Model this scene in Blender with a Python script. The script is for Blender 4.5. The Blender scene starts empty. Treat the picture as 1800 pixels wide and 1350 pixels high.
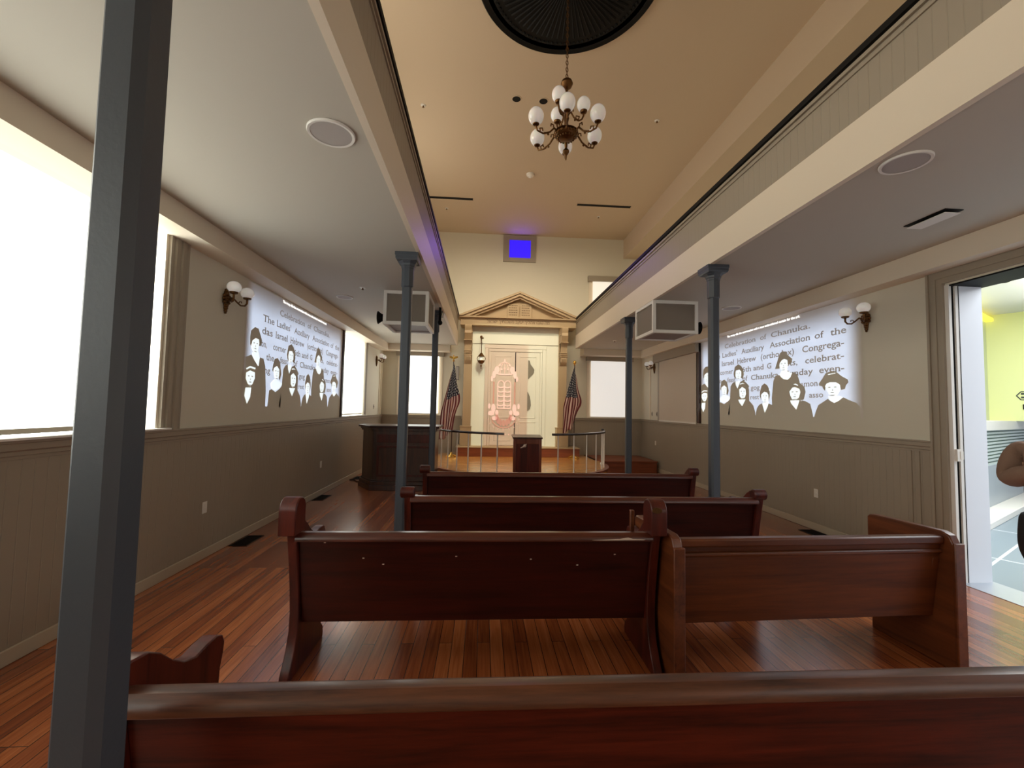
import bpy, bmesh, math, random
from mathutils import Vector, Matrix
random.seed(7)
PI = math.pi
SC = bpy.context.scene
COL = SC.collection
S = math.sin
Cs = math.cos

# ------------------------------------------------------------------ materials
def lin(r, g, b):
    f = lambda c: ((c/255)/12.92 if c/255 <= .04045 else (((c/255)+.055)/1.055)**2.4)
    return (f(r), f(g), f(b), 1)

MATS = {}
def new_mat(name):
    m = bpy.data.materials.new(name); m.use_nodes = True
    MATS[name] = m
    nt = m.node_tree
    return m, nt, nt.nodes['Principled BSDF']

def node(nt, t, **kw):
    n = nt.nodes.new(t)
    for k, v in kw.items():
        setattr(n, k, v)
    return n

def plain(name, col, rough=.5, metal=0, bump=0, scale=40, var=0, coat=0, spec=.5):
    m, nt, b = new_mat(name)
    b.inputs['Roughness'].default_value = rough
    b.inputs['Metallic'].default_value = metal
    b.inputs['Base Color'].default_value = col
    b.inputs['Specular IOR Level'].default_value = spec
    b.inputs['Coat Weight'].default_value = coat
    if bump or var:
        tc = node(nt, 'ShaderNodeTexCoord')
        nz = node(nt, 'ShaderNodeTexNoise'); nz.inputs['Scale'].default_value = scale
        nz.inputs['Detail'].default_value = 4
        nt.links.new(tc.outputs['Object'], nz.inputs['Vector'])
        if bump:
            bp = node(nt, 'ShaderNodeBump'); bp.inputs['Strength'].default_value = bump
            bp.inputs['Distance'].default_value = .004
            nt.links.new(nz.outputs['Fac'], bp.inputs['Height'])
            nt.links.new(bp.outputs['Normal'], b.inputs['Normal'])
        if var:
            mx = node(nt, 'ShaderNodeMix', data_type='RGBA')
            mx.inputs[6].default_value = tuple(c*(1-var) for c in col[:3]) + (1,)
            mx.inputs[7].default_value = tuple(min(1, c*(1+var)) for c in col[:3]) + (1,)
            nt.links.new(nz.outputs['Fac'], mx.inputs[0])
            nt.links.new(mx.outputs[2], b.inputs['Base Color'])
    return m

def wood(name, c1, c2, axis='X', rough=.35, grain=9, coat=0, spec=.5):
    """Streaky grain running along the given object axis."""
    m, nt, b = new_mat(name)
    tc = node(nt, 'ShaderNodeTexCoord'); mp = node(nt, 'ShaderNodeMapping')
    s = [grain]*3; s['XYZ'.index(axis)] = grain*.07
    mp.inputs['Scale'].default_value = s
    nt.links.new(tc.outputs['Object'], mp.inputs['Vector'])
    n1 = node(nt, 'ShaderNodeTexNoise'); n1.inputs['Scale'].default_value = 1.3
    n1.inputs['Detail'].default_value = 6; n1.inputs['Distortion'].default_value = 1.1
    nt.links.new(mp.outputs[0], n1.inputs['Vector'])
    n2 = node(nt, 'ShaderNodeTexNoise'); n2.inputs['Scale'].default_value = 7
    n2.inputs['Detail'].default_value = 5; n2.inputs['Roughness'].default_value = .7
    nt.links.new(mp.outputs[0], n2.inputs['Vector'])
    ad = node(nt, 'ShaderNodeMath', operation='MULTIPLY_ADD')
    ad.inputs[1].default_value = .5
    nt.links.new(n2.outputs['Fac'], ad.inputs[0]); nt.links.new(n1.outputs['Fac'], ad.inputs[2])
    cr = node(nt, 'ShaderNodeValToRGB')
    cr.color_ramp.elements[0].position = .52; cr.color_ramp.elements[0].color = c1
    cr.color_ramp.elements[1].position = .98; cr.color_ramp.elements[1].color = c2
    nt.links.new(ad.outputs[0], cr.inputs[0]); nt.links.new(cr.outputs[0], b.inputs['Base Color'])
    bp = node(nt, 'ShaderNodeBump'); bp.inputs['Strength'].default_value = .12
    bp.inputs['Distance'].default_value = .003
    nt.links.new(ad.outputs[0], bp.inputs['Height']); nt.links.new(bp.outputs['Normal'], b.inputs['Normal'])
    b.inputs['Roughness'].default_value = rough
    b.inputs['Coat Weight'].default_value = coat; b.inputs['Coat Roughness'].default_value = .2
    b.inputs['Specular IOR Level'].default_value = spec
    return m

def planks(name, cols, width, length, rot, rough=.28, gap=.0022, gapcol=(.01, .004, .002, 1)):
    """Floor boards: brick texture with long bricks, tinted board by board, grain along the board."""
    m, nt, b = new_mat(name)
    tc = node(nt, 'ShaderNodeTexCoord'); mp = node(nt, 'ShaderNodeMapping')
    mp.inputs['Rotation'].default_value = (0, 0, rot)
    nt.links.new(tc.outputs['Object'], mp.inputs['Vector'])
    br = node(nt, 'ShaderNodeTexBrick'); br.offset = .37; br.offset_frequency = 3
    br.inputs['Color1'].default_value = (0, 0, 0, 1); br.inputs['Color2'].default_value = (1, 1, 1, 1)
    br.inputs['Mortar'].default_value = (0, 0, 0, 1)
    br.inputs['Scale'].default_value = 1; br.inputs['Mortar Size'].default_value = gap
    br.inputs['Mortar Smooth'].default_value = .2
    br.inputs['Brick Width'].default_value = length; br.inputs['Row Height'].default_value = width
    nt.links.new(mp.outputs[0], br.inputs['Vector'])
    # grain, shifted per board
    ofs = node(nt, 'ShaderNodeVectorMath', operation='MULTIPLY_ADD')
    ofs.inputs[1].default_value = (7, 13, 5)
    nt.links.new(br.outputs['Color'], ofs.inputs[0]); nt.links.new(mp.outputs[0], ofs.inputs[2])
    m2 = node(nt, 'ShaderNodeMapping'); m2.inputs['Scale'].default_value = (1.2, 26, 26)
    nt.links.new(ofs.outputs[0], m2.inputs['Vector'])
    nz = node(nt, 'ShaderNodeTexNoise'); nz.inputs['Scale'].default_value = 1.6
    nz.inputs['Detail'].default_value = 6; nz.inputs['Distortion'].default_value = .8
    nt.links.new(m2.outputs[0], nz.inputs['Vector'])
    sep = node(nt, 'ShaderNodeSeparateColor'); nt.links.new(br.outputs['Color'], sep.inputs[0])
    ma = node(nt, 'ShaderNodeMath', operation='MULTIPLY_ADD'); ma.inputs[1].default_value = .56
    nt.links.new(sep.outputs[0], ma.inputs[0])
    mb = node(nt, 'ShaderNodeMath', operation='MULTIPLY_ADD'); mb.inputs[1].default_value = .9; mb.inputs[2].default_value = -.2
    nt.links.new(nz.outputs['Fac'], mb.inputs[0]); nt.links.new(mb.outputs[0], ma.inputs[2])
    cr = node(nt, 'ShaderNodeValToRGB')
    e = cr.color_ramp.elements
    e[0].position = .05; e[0].color = cols[0]; e[1].position = .95; e[1].color = cols[-1]
    for i, c in enumerate(cols[1:-1]):
        k = e.new(.05 + .9*(i+1)/(len(cols)-1)); k.color = c
    nt.links.new(ma.outputs[0], cr.inputs[0])
    mx = node(nt, 'ShaderNodeMix', data_type='RGBA'); mx.inputs[7].default_value = gapcol
    nt.links.new(br.outputs['Fac'], mx.inputs[0]); nt.links.new(cr.outputs[0], mx.inputs[6])
    nt.links.new(mx.outputs[2], b.inputs['Base Color'])
    bp = node(nt, 'ShaderNodeBump'); bp.inputs['Strength'].default_value = .35; bp.inputs['Distance'].default_value = .003
    inv = node(nt, 'ShaderNodeMath', operation='MULTIPLY_ADD'); inv.inputs[1].default_value = -1.0
    nt.links.new(br.outputs['Fac'], inv.inputs[0])
    sm = node(nt, 'ShaderNodeMath', operation='MULTIPLY'); sm.inputs[1].default_value = .25
    nt.links.new(nz.outputs['Fac'], sm.inputs[0]); nt.links.new(sm.outputs[0], inv.inputs[2])
    nt.links.new(inv.outputs[0], bp.inputs['Height']); nt.links.new(bp.outputs['Normal'], b.inputs['Normal'])
    b.inputs['Roughness'].default_value = rough
    return m

def grooved(name, col, axis, pitch, rough=.5, depth=.004, line=.06):
    """Painted beadboard: vertical grooves at the given pitch along an object axis."""
    m, nt, b = new_mat(name)
    b.inputs['Base Color'].default_value = col; b.inputs['Roughness'].default_value = rough
    tc = node(nt, 'ShaderNodeTexCoord'); sx = node(nt, 'ShaderNodeSeparateXYZ')
    nt.links.new(tc.outputs['Object'], sx.inputs[0])
    d = node(nt, 'ShaderNodeMath', operation='DIVIDE'); d.inputs[1].default_value = pitch
    nt.links.new(sx.outputs['XYZ'.index(axis)], d.inputs[0])
    fr = node(nt, 'ShaderNodeMath', operation='FRACT'); nt.links.new(d.outputs[0], fr.inputs[0])
    pp = node(nt, 'ShaderNodeMath', operation='PINGPONG'); pp.inputs[1].default_value = .5
    nt.links.new(fr.outputs[0], pp.inputs[0])
    mr = node(nt, 'ShaderNodeMapRange'); mr.inputs['From Min'].default_value = 0; mr.inputs['From Max'].default_value = line
    nt.links.new(pp.outputs[0], mr.inputs['Value'])
    bp = node(nt, 'ShaderNodeBump'); bp.inputs['Strength'].default_value = .6; bp.inputs['Distance'].default_value = depth
    nt.links.new(mr.outputs[0], bp.inputs['Height']); nt.links.new(bp.outputs['Normal'], b.inputs['Normal'])
    return m

def emit(name, col, strength, base=None):
    m, nt, b = new_mat(name)
    b.inputs['Base Color'].default_value = base or col
    b.inputs['Roughness'].default_value = .9
    b.inputs['Specular IOR Level'].default_value = .1
    b.inputs['Emission Color'].default_value = col
    b.inputs['Emission Strength'].default_value = strength
    return m

def glass(name, col=(.9, .95, .95, 1), alpha=.25, rough=.03):
    m, nt, b = new_mat(name)
    b.inputs['Base Color'].default_value = col
    b.inputs['Roughness'].default_value = rough
    b.inputs['Alpha'].default_value = alpha
    return m

# ------------------------------------------------------------------ mesh helpers
class MB:
    def __init__(s): s.v = []; s.f = []
    def add(s, vs, fs):
        o = len(s.v); s.v += [tuple(p) for p in vs]; s.f += [tuple(i+o for i in f) for f in fs]; return s
    def box(s, x0, x1, y0, y1, z0, z1):
        x0, x1 = sorted((x0, x1)); y0, y1 = sorted((y0, y1)); z0, z1 = sorted((z0, z1))
        return s.add([(x0,y0,z0),(x1,y0,z0),(x1,y1,z0),(x0,y1,z0),(x0,y0,z1),(x1,y0,z1),(x1,y1,z1),(x0,y1,z1)],
                     [(3,2,1,0),(4,5,6,7),(0,1,5,4),(1,2,6,5),(2,3,7,6),(3,0,4,7)])
    def prism(s, pts, axis, a, b):
        """Extrude a 2D outline along an axis. X: pts=(y,z); Y: pts=(x,z); Z: pts=(x,y)."""
        n = len(pts)
        ar = sum(pts[i][0]*pts[(i+1)%n][1]-pts[(i+1)%n][0]*pts[i][1] for i in range(n))
        if ar < 0: pts = pts[::-1]
        def P(p, t):
            return (t,p[0],p[1]) if axis == 'X' else (p[0],t,p[1]) if axis == 'Y' else (p[0],p[1],t)
        vs = [P(p,a) for p in pts] + [P(p,b) for p in pts]
        flip = (b < a) ^ (axis == 'Y')
        fs = [tuple(range(n))[::-1], tuple(range(n,2*n))] + [(i,(i+1)%n,(i+1)%n+n,i+n) for i in range(n)]
        if flip: fs = [f[::-1] for f in fs]
        return s.add(vs, fs)
    def poly(s, pts3):
        return s.add(pts3, [tuple(range(len(pts3)))])
    def lathe(s, prof, c=(0,0,0), n=20, axis='Z', cap=True, rot=0):
        vs = []; fs = []
        for r, h in prof:
            for i in range(n):
                a = 2*PI*i/n + rot
                p = (r*Cs(a), r*S(a), h)
                if axis == 'X': p = (h, r*Cs(a), r*S(a))
                if axis == 'Y': p = (r*S(a), h, r*Cs(a))
                vs.append((p[0]+c[0], p[1]+c[1], p[2]+c[2]))
        m = len(prof)
        for j in range(m-1):
            for i in range(n):
                k = (i+1) % n
                fs.append((j*n+i, j*n+k, (j+1)*n+k, (j+1)*n+i))
        if cap:
            fs.append(tuple(range(n))[::-1]); fs.append(tuple(range((m-1)*n, m*n)))
        return s.add(vs, fs)
    def tube(s, pts, r, n=8, cap=True):
        pts = [Vector(p) for p in pts]; m = len(pts)
        rs = r if isinstance(r, (list, tuple)) else [r]*m
        vs = []; fs = []
        t0 = (pts[1]-pts[0]).normalized()
        up = Vector((0,0,1)) if abs(t0.z) < .9 else Vector((1,0,0))
        u = t0.cross(up).normalized()
        for j in range(m):
            t = (pts[min(j+1,m-1)]-pts[max(j-1,0)]).normalized()
            u = (u - t*u.dot(t)).normalized(); w = t.cross(u)
            for i in range(n):
                a = 2*PI*i/n
                vs.append(pts[j] + (u*Cs(a)+w*S(a))*rs[j])
        for j in range(m-1):
            for i in range(n):
                k = (i+1) % n
                fs.append((j*n+i, j*n+k, (j+1)*n+k, (j+1)*n+i))
        if cap:
            fs.append(tuple(range(n))[::-1]); fs.append(tuple(range((m-1)*n, m*n)))
        return s.add(vs, fs)
    def ball(s, c, r, n=16, m=10, sq=(1,1,1)):
        vs = [(c[0], c[1], c[2]-r*sq[2])]; fs = []
        for j in range(1, m):
            ph = PI*j/m - PI/2
            for i in range(n):
                a = 2*PI*i/n
                vs.append((c[0]+r*Cs(ph)*Cs(a)*sq[0], c[1]+r*Cs(ph)*S(a)*sq[1], c[2]+r*S(ph)*sq[2]))
        vs.append((c[0], c[1], c[2]+r*sq[2])); T = len(vs)-1
        for i in range(n): fs.append((0, 1+(i+1)%n, 1+i))
        for j in range(m-2):
            for i in range(n):
                k = (i+1) % n; a = 1+j*n
                fs.append((a+i, a+k, a+n+k, a+n+i))
        a = 1+(m-2)*n
        for i in range(n): fs.append((a+i, a+(i+1)%n, T))
        return s.add(vs, fs)
    def grid(s, rows, closed=False):
        o = []; fs = []; n = len(rows[0])
        for r in rows: o += r
        for j in range(len(rows)-1):
            for i in range(n if closed else n-1):
                k = (i+1) % n
                fs.append((j*n+i, j*n+k, (j+1)*n+k, (j+1)*n+i))
        return s.add(o, fs)
    def build(s, name, mat, parent=None, smooth=True, bevel=0, loc=None, angle=35):
        me = bpy.data.meshes.new(name)
        o = bpy.data.objects.new(name, me); COL.objects.link(o)
        org = Vector((0,0,0))
        if parent is not None:
            o.parent = parent
            q = parent
            while q is not None: org += q.location; q = q.parent
        elif loc is not None:
            o.location = loc; org = Vector(loc)
        me.from_pydata([tuple(Vector(p)-org) for p in s.v], [], s.f)
        me.materials.append(mat)
        if smooth:
            for p in me.polygons: p.use_smooth = True
            me.set_sharp_from_angle(angle=math.radians(angle))
        if bevel:
            b = o.modifiers.new('bevel', 'BEVEL'); b.width = bevel; b.segments = 2
            b.limit_method = 'ANGLE'; b.angle_limit = math.radians(50)
        me.validate()
        return o

def tag(o, label=None, cat=None, group=None, kind=None):
    if label: o['label'] = label
    if cat: o['category'] = cat
    if group: o['group'] = group
    if kind: o['kind'] = kind
    return o

def thing(name, label, cat, loc, group=None):
    o = bpy.data.objects.new(name, None); COL.objects.link(o)
    o.location = loc; o.empty_display_size = .1
    return tag(o, label, cat, group)

def struct(name, mb, mat, parent=None, **kw):
    o = mb.build(name, mat, parent, **kw)
    if parent is None: o['kind'] = 'structure'
    return o

def copy_thing(o, parent=None):
    c = o.copy(); COL.objects.link(c)
    if parent is not None: c.parent = parent
    for ch in list(o.children): copy_thing(ch, c)
    return c

def text_mesh(body, offset=0.0):
    """The outlines of a string as a list of polygons in 2D: (verts, faces, x0, x1, height of a capital)."""
    cu = bpy.data.curves.new('lettering', 'FONT'); cu.body = body; cu.size = 1; cu.offset = offset
    cu.resolution_u = 3
    o = bpy.data.objects.new('lettering', cu); COL.objects.link(o)
    dg = bpy.context.evaluated_depsgraph_get()
    me = bpy.data.meshes.new_from_object(o.evaluated_get(dg))
    vs = [v.co.copy() for v in me.vertices]; fs = [tuple(p.vertices) for p in me.polygons]
    bpy.data.objects.remove(o); bpy.data.meshes.remove(me); bpy.data.curves.remove(cu)
    if not vs: return vs, fs, 0, 1
    return vs, fs, min(v.x for v in vs), max(v.x for v in vs)

def serifs(vs, fs):
    """Slab serifs for a word's outline: short bars across the ends of its upright stems."""
    ed = {}
    for f in fs:
        for a, b in zip(f, f[1:]+f[:1]):
            k = (min(a, b), max(a, b)); ed[k] = ed.get(k, 0)+1
    bd = [k for k, n in ed.items() if n == 1]
    def scan(y):
        xs = []
        for a, b in bd:
            p, q = vs[a], vs[b]
            if (p.y > y) != (q.y > y): xs.append(p.x+(q.x-p.x)*(y-p.y)/(q.y-p.y))
        xs.sort(); return [(xs[i], xs[i+1]) for i in range(0, len(xs)-1, 2)]
    out = []
    top = max((v.y for v in vs), default=.7)
    ys = sorted({round(v.y, 2) for v in vs})
    for y, s in [(0, 1)] + [(t, -1) for t in ys if t > .3]:
        for x0, x1 in scan(y + s*.012):
            if x1-x0 > .15: continue
            if any(abs(a-x0) < .012 and abs(b-x1) < .012 for a, b in scan(y + s*.11)) and not any(a-.03 < (x0+x1)/2 < b+.03 for a, b in scan(y - s*.03)):
                out.append((x0-.05, x1+(.05 if s > 0 else .02), y, y+s*.05))
    return out
# ------------------------------------------------------------------ palette
M = {}
M['cream'] = plain('cream_wall_paint', lin(220,213,194), .6, bump=.05, scale=220)
M['ceil'] = plain('aisle_ceiling_paint', lin(198,192,178), .75, bump=.05, scale=200)
M['nave'] = plain('nave_ceiling_paint', lin(206,186,160), .8, bump=.04, scale=120)
M['fascia'] = plain('cream_fascia_paint', lin(232,218,196), .5, bump=.03, scale=200)
M['taupe'] = plain('taupe_trim_paint', lin(160,148,130), .45)
M['bead_y'] = grooved('taupe_beadboard_side', lin(160,148,130), 'Y', .085)
M['bead_x'] = grooved('taupe_beadboard_end', lin(160,148,130), 'X', .085)
M['base'] = plain('pale_baseboard_paint', lin(186,172,150), .45)
M['white'] = plain('white_paint', lin(236,232,224), .45)
M['ivory'] = plain('ivory_plastic', lin(235,230,220), .4)
M['bluegray'] = plain('blue_gray_column_paint', lin(70,76,84), .42, bump=.12, scale=70)
M['black'] = plain('black_enamel', (.005,.0045,.004,1), .6, spec=.2)
M['iron'] = plain('black_register_metal', (.008,.008,.008,1), .5, metal=.6)
M['brass'] = plain('aged_brass', lin(110,78,46), .38, metal=.9, bump=.5, scale=60)
M['gold'] = plain('polished_gold_metal', lin(226,184,96), .22, metal=1)
M['opal'] = plain('opal_glass', lin(246,243,239), .12, coat=.6)
M['opal'].node_tree.nodes['Principled BSDF'].inputs['Emission Color'].default_value = (1,.96,.9,1)
M['opal'].node_tree.nodes['Principled BSDF'].inputs['Emission Strength'].default_value = .1
M['opal'].node_tree.nodes['Principled BSDF'].inputs['Subsurface Weight'].default_value = .3
M['mahog_x'] = wood('dark_mahogany', lin(32,7,4), lin(70,20,12), 'X', .4, 8, coat=.15, spec=.3)
M['grain_x'] = wood('grained_mahogany', lin(40,9,5), lin(104,36,20), 'X', .45, 11, coat=.1, spec=.3)
M['mahog_y'] = wood('dark_mahogany_side', lin(46,13,8), lin(98,34,20), 'Z', .4, 8, coat=.15, spec=.35)
M['worn_x'] = wood('worn_mahogany_rail', lin(52,24,14), lin(112,66,42), 'X', .36, 14, coat=.2)
M['rail_x'] = wood('mahogany_rail', lin(52,18,11), lin(100,44,28), 'X', .3, 10, coat=.4)
M['oak_x'] = wood('reddish_oak', lin(68,28,8), lin(112,56,20), 'X', .4, 8, coat=.15)
M['oak_z'] = wood('reddish_oak_side', lin(76,34,13), lin(122,64,30), 'Y', .4, 8, coat=.15)
M['walnut'] = wood('dark_walnut', lin(40,20,12), lin(84,44,28), 'Z', .35, 6, coat=.2)
M['lect'] = wood('red_brown_veneer', lin(92,44,30), lin(128,70,50), 'Z', .25, 5, coat=.5)
M['riser'] = wood('brown_riser_wood', lin(116,56,30), lin(150,80,46), 'X', .35, 6)
M['floor'] = planks('pine_floor_boards', [lin(100,44,18), lin(138,68,32), lin(166,90,46), lin(198,118,66)], .088, 2.3, PI/2, .22)
M['stage'] = planks('golden_stage_boards', [lin(190,124,58), lin(212,148,76), lin(228,168,94)], .06, 1.4, 0, .22, gap=.001, gapcol=lin(110,64,30))
M['shade'] = emit('daylit_roller_shade', (.97, 1, .94, 1), 1.4)
M['shade_soft'] = emit('softly_lit_roller_shade', (1, .97, .92, 1), .36, lin(225,220,212))
M['shade_up'] = emit('dim_lit_roller_shade', (1, .93, .8, 1), .36, lin(225,220,212))
M['shade_cold'] = plain('closed_roller_shade', lin(216,204,188), .8)
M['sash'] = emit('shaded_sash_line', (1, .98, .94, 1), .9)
M['blue'] = emit('blue_lit_pane', lin(58,34,255), .5)

# floorcoat: varnish
for k_ in ('floor', 'stage'):
    b = M[k_].node_tree.nodes['Principled BSDF']; b.inputs['Coat Weight'].default_value = .6; b.inputs['Coat Roughness'].default_value = .22
XL, XR, YB, YR, ZC, ZN = -2.91, 4.75, 12.75, -2.6, 3.37, 6.81
FL, FR, YE = -.736, 2.60, 12.2          # balcony faces and where they end
CX = .93                                 # middle of the nave

# ------------------------------------------------------------------ room shell
struct('floor', MB().box(XL-.3, XR+.02, YR, YB+.2, -.12, 0), M['floor'])

w = MB()
w.box(XL-.3, XL, YR, YB, 0, 1.38).box(XL-.3, XL, YR, -2.4, 1.38, ZC)
w.box(XL-.3, XL, 4.12, 9.17, 1.38, ZC).box(XL-.3, XL, 10.83, YB, 1.38, ZC)
w.box(XL-.3, XL, -2.4, 4.12, 3.17, ZC).box(XL-.3, XL, 9.17, 10.83, 3.17, ZC).box(XL-.3, XL, YR, YB, ZC, ZN)
struct('wall_left', w, M['cream'], smooth=False)
w = MB()
w.box(XR, XR+.39, 4.14, YB, 0, ZN).box(XR, XR+.39, YR, -.6, 0, ZN).box(XR, XR+.39, -.6, 4.14, 3.0, ZN)
struct('wall_right', w, M['cream'], smooth=False)
struct('wall_back', MB().box(XL-.3, XR+.39, YB, YB+.25, 0, ZN), M['cream'])
struct('wall_rear', MB().box(XL-.3, XR+.39, YR-.2, YR, 0, ZN), M['cream'])
struct('ceiling', MB().box(XL-.3, XR+.39, YR-.2, YB+.25, ZN, ZN+.15), M['nave'])
struct('ceiling_aisle_left', MB().box(XL, FL-.05, YR, YE, ZC, ZC+.12), M['ceil'])
struct('ceiling_aisle_right', MB().box(FR+.05, XR, YR, YE, ZC, ZC+.12), M['ceil'])

n_trim = [0]
def trim(mb, mat, **kw):
    n_trim[0] += 1
    return struct('trim_%d' % n_trim[0], mb, mat, **kw)

# dropped soffits
trim(MB().box(XL, XL+.25, YR, 12.25, 3.17, ZC), M['fascia'])
trim(MB().box(XL, -.96, 12.25, YB, 3.2, ZC+.12), M['fascia'])
trim(MB().box(XR-.22, XR, YR, 12.25, 3.15, ZC), M['fascia'])
trim(MB().box(2.86, XR, 12.25, YB, 3.2, ZC+.12), M['fascia'])
trim(MB().box(4.16, XR, YR, YB, 6.23, ZN), M['nave'])
trim(MB().box(XL, -2.32, YR, YB, 6.23, ZN), M['nave'])

# balcony fronts: cream board below, grooved parapet above, black rail on top
for sgn, fx in ((-1, FL), (1, FR)):
    a, b = fx, fx + sgn*.05
    trim(MB().box(a, b, YR, YE, ZC-.004, 3.74), M['fascia'])
    trim(MB().box(a + sgn*.008, b, YR, YE, 3.74, 4.2), M['bead_y'])
    mo = MB().box(a - sgn*.012, a + sgn*.02, YR, YE, 4.135, 4.165).box(a - sgn*.004, a + sgn*.02, YR, YE, 4.085, 4.105)
    trim(mo, M['taupe'])
    trim(MB().box(a - sgn*.02, b + sgn*.02, YR, YE, 4.185, 4.235), M['black'])

# wainscot, chair rails, baseboards
trim(MB().box(XL, XL+.012, YR, YB, .1, 1.3), M['bead_y'])
trim(MB().box(XR-.012, XR, 4.29, YB, .1, 1.3), M['bead_y'])
trim(MB().box(XL, XR, YB-.012, YB, .1, 1.3), M['bead_x'])
RAILP = [(0,1.26), (.018,1.265), (.018,1.285), (.03,1.29), (.03,1.315), (.045,1.325), (.045,1.365), (.055,1.37), (.055,1.385), (0,1.385)]
trim(MB().prism([(YB-d, z) for d, z in RAILP], 'X', XL+.01, -.62), M['taupe'])
trim(MB().prism([(YB-d, z) for d, z in RAILP], 'X', 2.5, XR-.01), M['taupe'])
trim(MB().prism([(XL+d, z) for d, z in RAILP], 'Y', YR, YB), M['taupe'])
trim(MB().prism([(XR-d, z) for d, z in RAILP], 'Y', 4.29, YB), M['taupe'])
struct('baseboard_left', MB().box(XL, XL+.022, YR, YB, 0, .1), M['base'], bevel=.006)
struct('baseboard_right', MB().box(XR-.022, XR, 4.29, YB, 0, .1), M['base'], bevel=.006)
struct('baseboard_back', MB().box(XL, XR, YB-.022, YB, 0, .1), M['base'], bevel=.006)
# corner boards at the back left and the panel stiles beside the doorway
trim(MB().box(XL, XL+.02, 12.35, 12.41, 1.39, 3.1).box(XL, XL+.02, 12.52, 12.58, 1.39, 3.1), M['fascia'])
trim(MB().box(XR-.02, XR, 12.05, 12.11, 1.39, 3.1), M['fascia'])
trim(MB().box(XR-.022, XR, 4.44, 4.47, .1, 1.27).box(XR-.022, XR, 4.53, 4.54, .1, 1.27), M['taupe'])

# ------------------------------------------------------------------ windows
def casing(y0, y1, z0, z1, x, sgn, horiz=False):
    """Fluted casing board standing on a side wall."""
    pr = [(0,0),(0,.03),(.12,.03),(.16,.018),(.24,.018),(.28,.034),(.46,.034),(.5,.02),(.6,.02),(.64,.034),(.82,.034),(.86,.02),(.94,.02),(1,.03),(1,0)]
    return MB().prism([(x + sgn*d, y0 + (y1-y0)*t) for t, d in pr], 'Z', z0, z1)

# large left window nearest the camera
wm = struct('window_1', MB().box(-3.12, -3.1, -2.4, 4.12, 1.38, 3.17), emit('daylight_behind_shade', (.93,.97,1,1), 3), smooth=False)
struct('window_casing', casing(4.12, 4.37, 1.385, 3.17, XL, 1), M['taupe'], wm, smooth=False)
struct('window_jamb', MB().box(-3.1, XL+.004, 4.09, 4.125, 1.38, 3.17), M['fascia'], wm)
struct('window_sill', MB().box(-3.1, XL+.075, -2.4, 4.2, 1.386, 1.404), M['white'], wm, bevel=.004)
def shade(name, label, x0, x1, y0, y1, z0, z1, mat, bar=None, line=None):
    r = thing(name, label, 'window shade', ((x0+x1)/2, (y0+y1)/2, z0))
    MB().box(x0, x1, y0, y1, z0+.02, z1).build('shade_cloth', mat, r)
    b = MB()
    if x1-x0 < y1-y0: b.box(x0-.008, x1+.012, y0, y1, z0-.005, z0+.03)
    else: b.box(x0, x1, y0-.012, y1+.008, z0-.005, z0+.03)
    b.build('bottom_bar', bar or M['white'], r)
    if line:
        MB().box(*line).build('sash_shadow', M['sash'], r)
    return r
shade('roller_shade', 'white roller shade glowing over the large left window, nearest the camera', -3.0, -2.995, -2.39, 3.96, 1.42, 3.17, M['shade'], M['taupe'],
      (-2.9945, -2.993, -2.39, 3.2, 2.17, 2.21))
# left window beyond the projection
wm = struct('window_2', MB().box(-3.12, -3.1, 9.17, 10.83, 1.38, 3.17), MATS['daylight_behind_shade'], smooth=False)
struct('window_casing', casing(9.1, 9.18, 1.385, 3.17, XL, 1), M['walnut'], wm, smooth=False)
struct('window_casing', casing(10.82, 10.98, 1.385, 3.17, XL, 1), M['taupe'], wm, smooth=False)
struct('window_sill', MB().box(-3.1, XL+.075, 9.1, 10.95, 1.386, 1.404), M['white'], wm, bevel=.004)
shade('roller_shade', 'bright white roller shade in the left window beyond the projected picture', -2.955, -2.95, 9.18, 10.82, 1.42, 3.17, M['shade'])
# right wall window with a closed shade
wm = struct('window_3', MB().box(XR-.012, XR, 9.27, 11.55, 1.39, 3.15), M['taupe'], smooth=False)
struct('window_casing', MB().box(XR-.05, XR, 9.2, 9.28, 1.385, 3.15), M['walnut'], wm)
struct('window_valance', MB().box(XR-.13, XR-.012, 9.2, 11.6, 2.95, 3.15), M['taupe'], wm, bevel=.006)
shade('roller_shade', 'beige closed roller shade on the right wall beside the projected picture', XR-.05, XR-.045, 9.32, 11.35, 1.37, 2.95, M['shade_cold'])
# back wall windows
def back_window(n, x0, x1, z0, z1, label, mat, slats=False):
    wm = struct('window_%d' % n, MB().box(x0-.06, x1+.06, YB-.018, YB, z0-.03, z1), M['fascia'], smooth=False)
    struct('window_valance', MB().box(x0-.1, x1+.1, YB-.13, YB-.018, z1-.02, z1+.135), M['taupe'], wm, bevel=.006)
    r = shade('window_blind' if slats else 'roller_shade', label, x0+.05, x1-.05, YB-.05, YB-.045, z0, z1-.02, mat)
    if slats:
        s = MB()
        k = z0 + .06
        while k < z1-.05:
            s.box(x0+.05, x1-.05, YB-.054, YB-.05, k, k+.008); k += .075
        s.build('slat_edge', M['sash'], r)
    return wm
back_window(4, -2.42, -1.25, 1.41, 3.11, 'white slatted blind glowing in the back left window behind the blue columns', M['shade'], True)
back_window(5, 3.13, 4.35, 1.4, 3.1, 'off-white roller shade in the back right window behind the blue column', M['shade_soft'])
back_window(6, 3.16, 4.0, 4.3, 5.5, 'roller shade in the upper gallery window above the right parapet', M['shade_up'])
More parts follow.
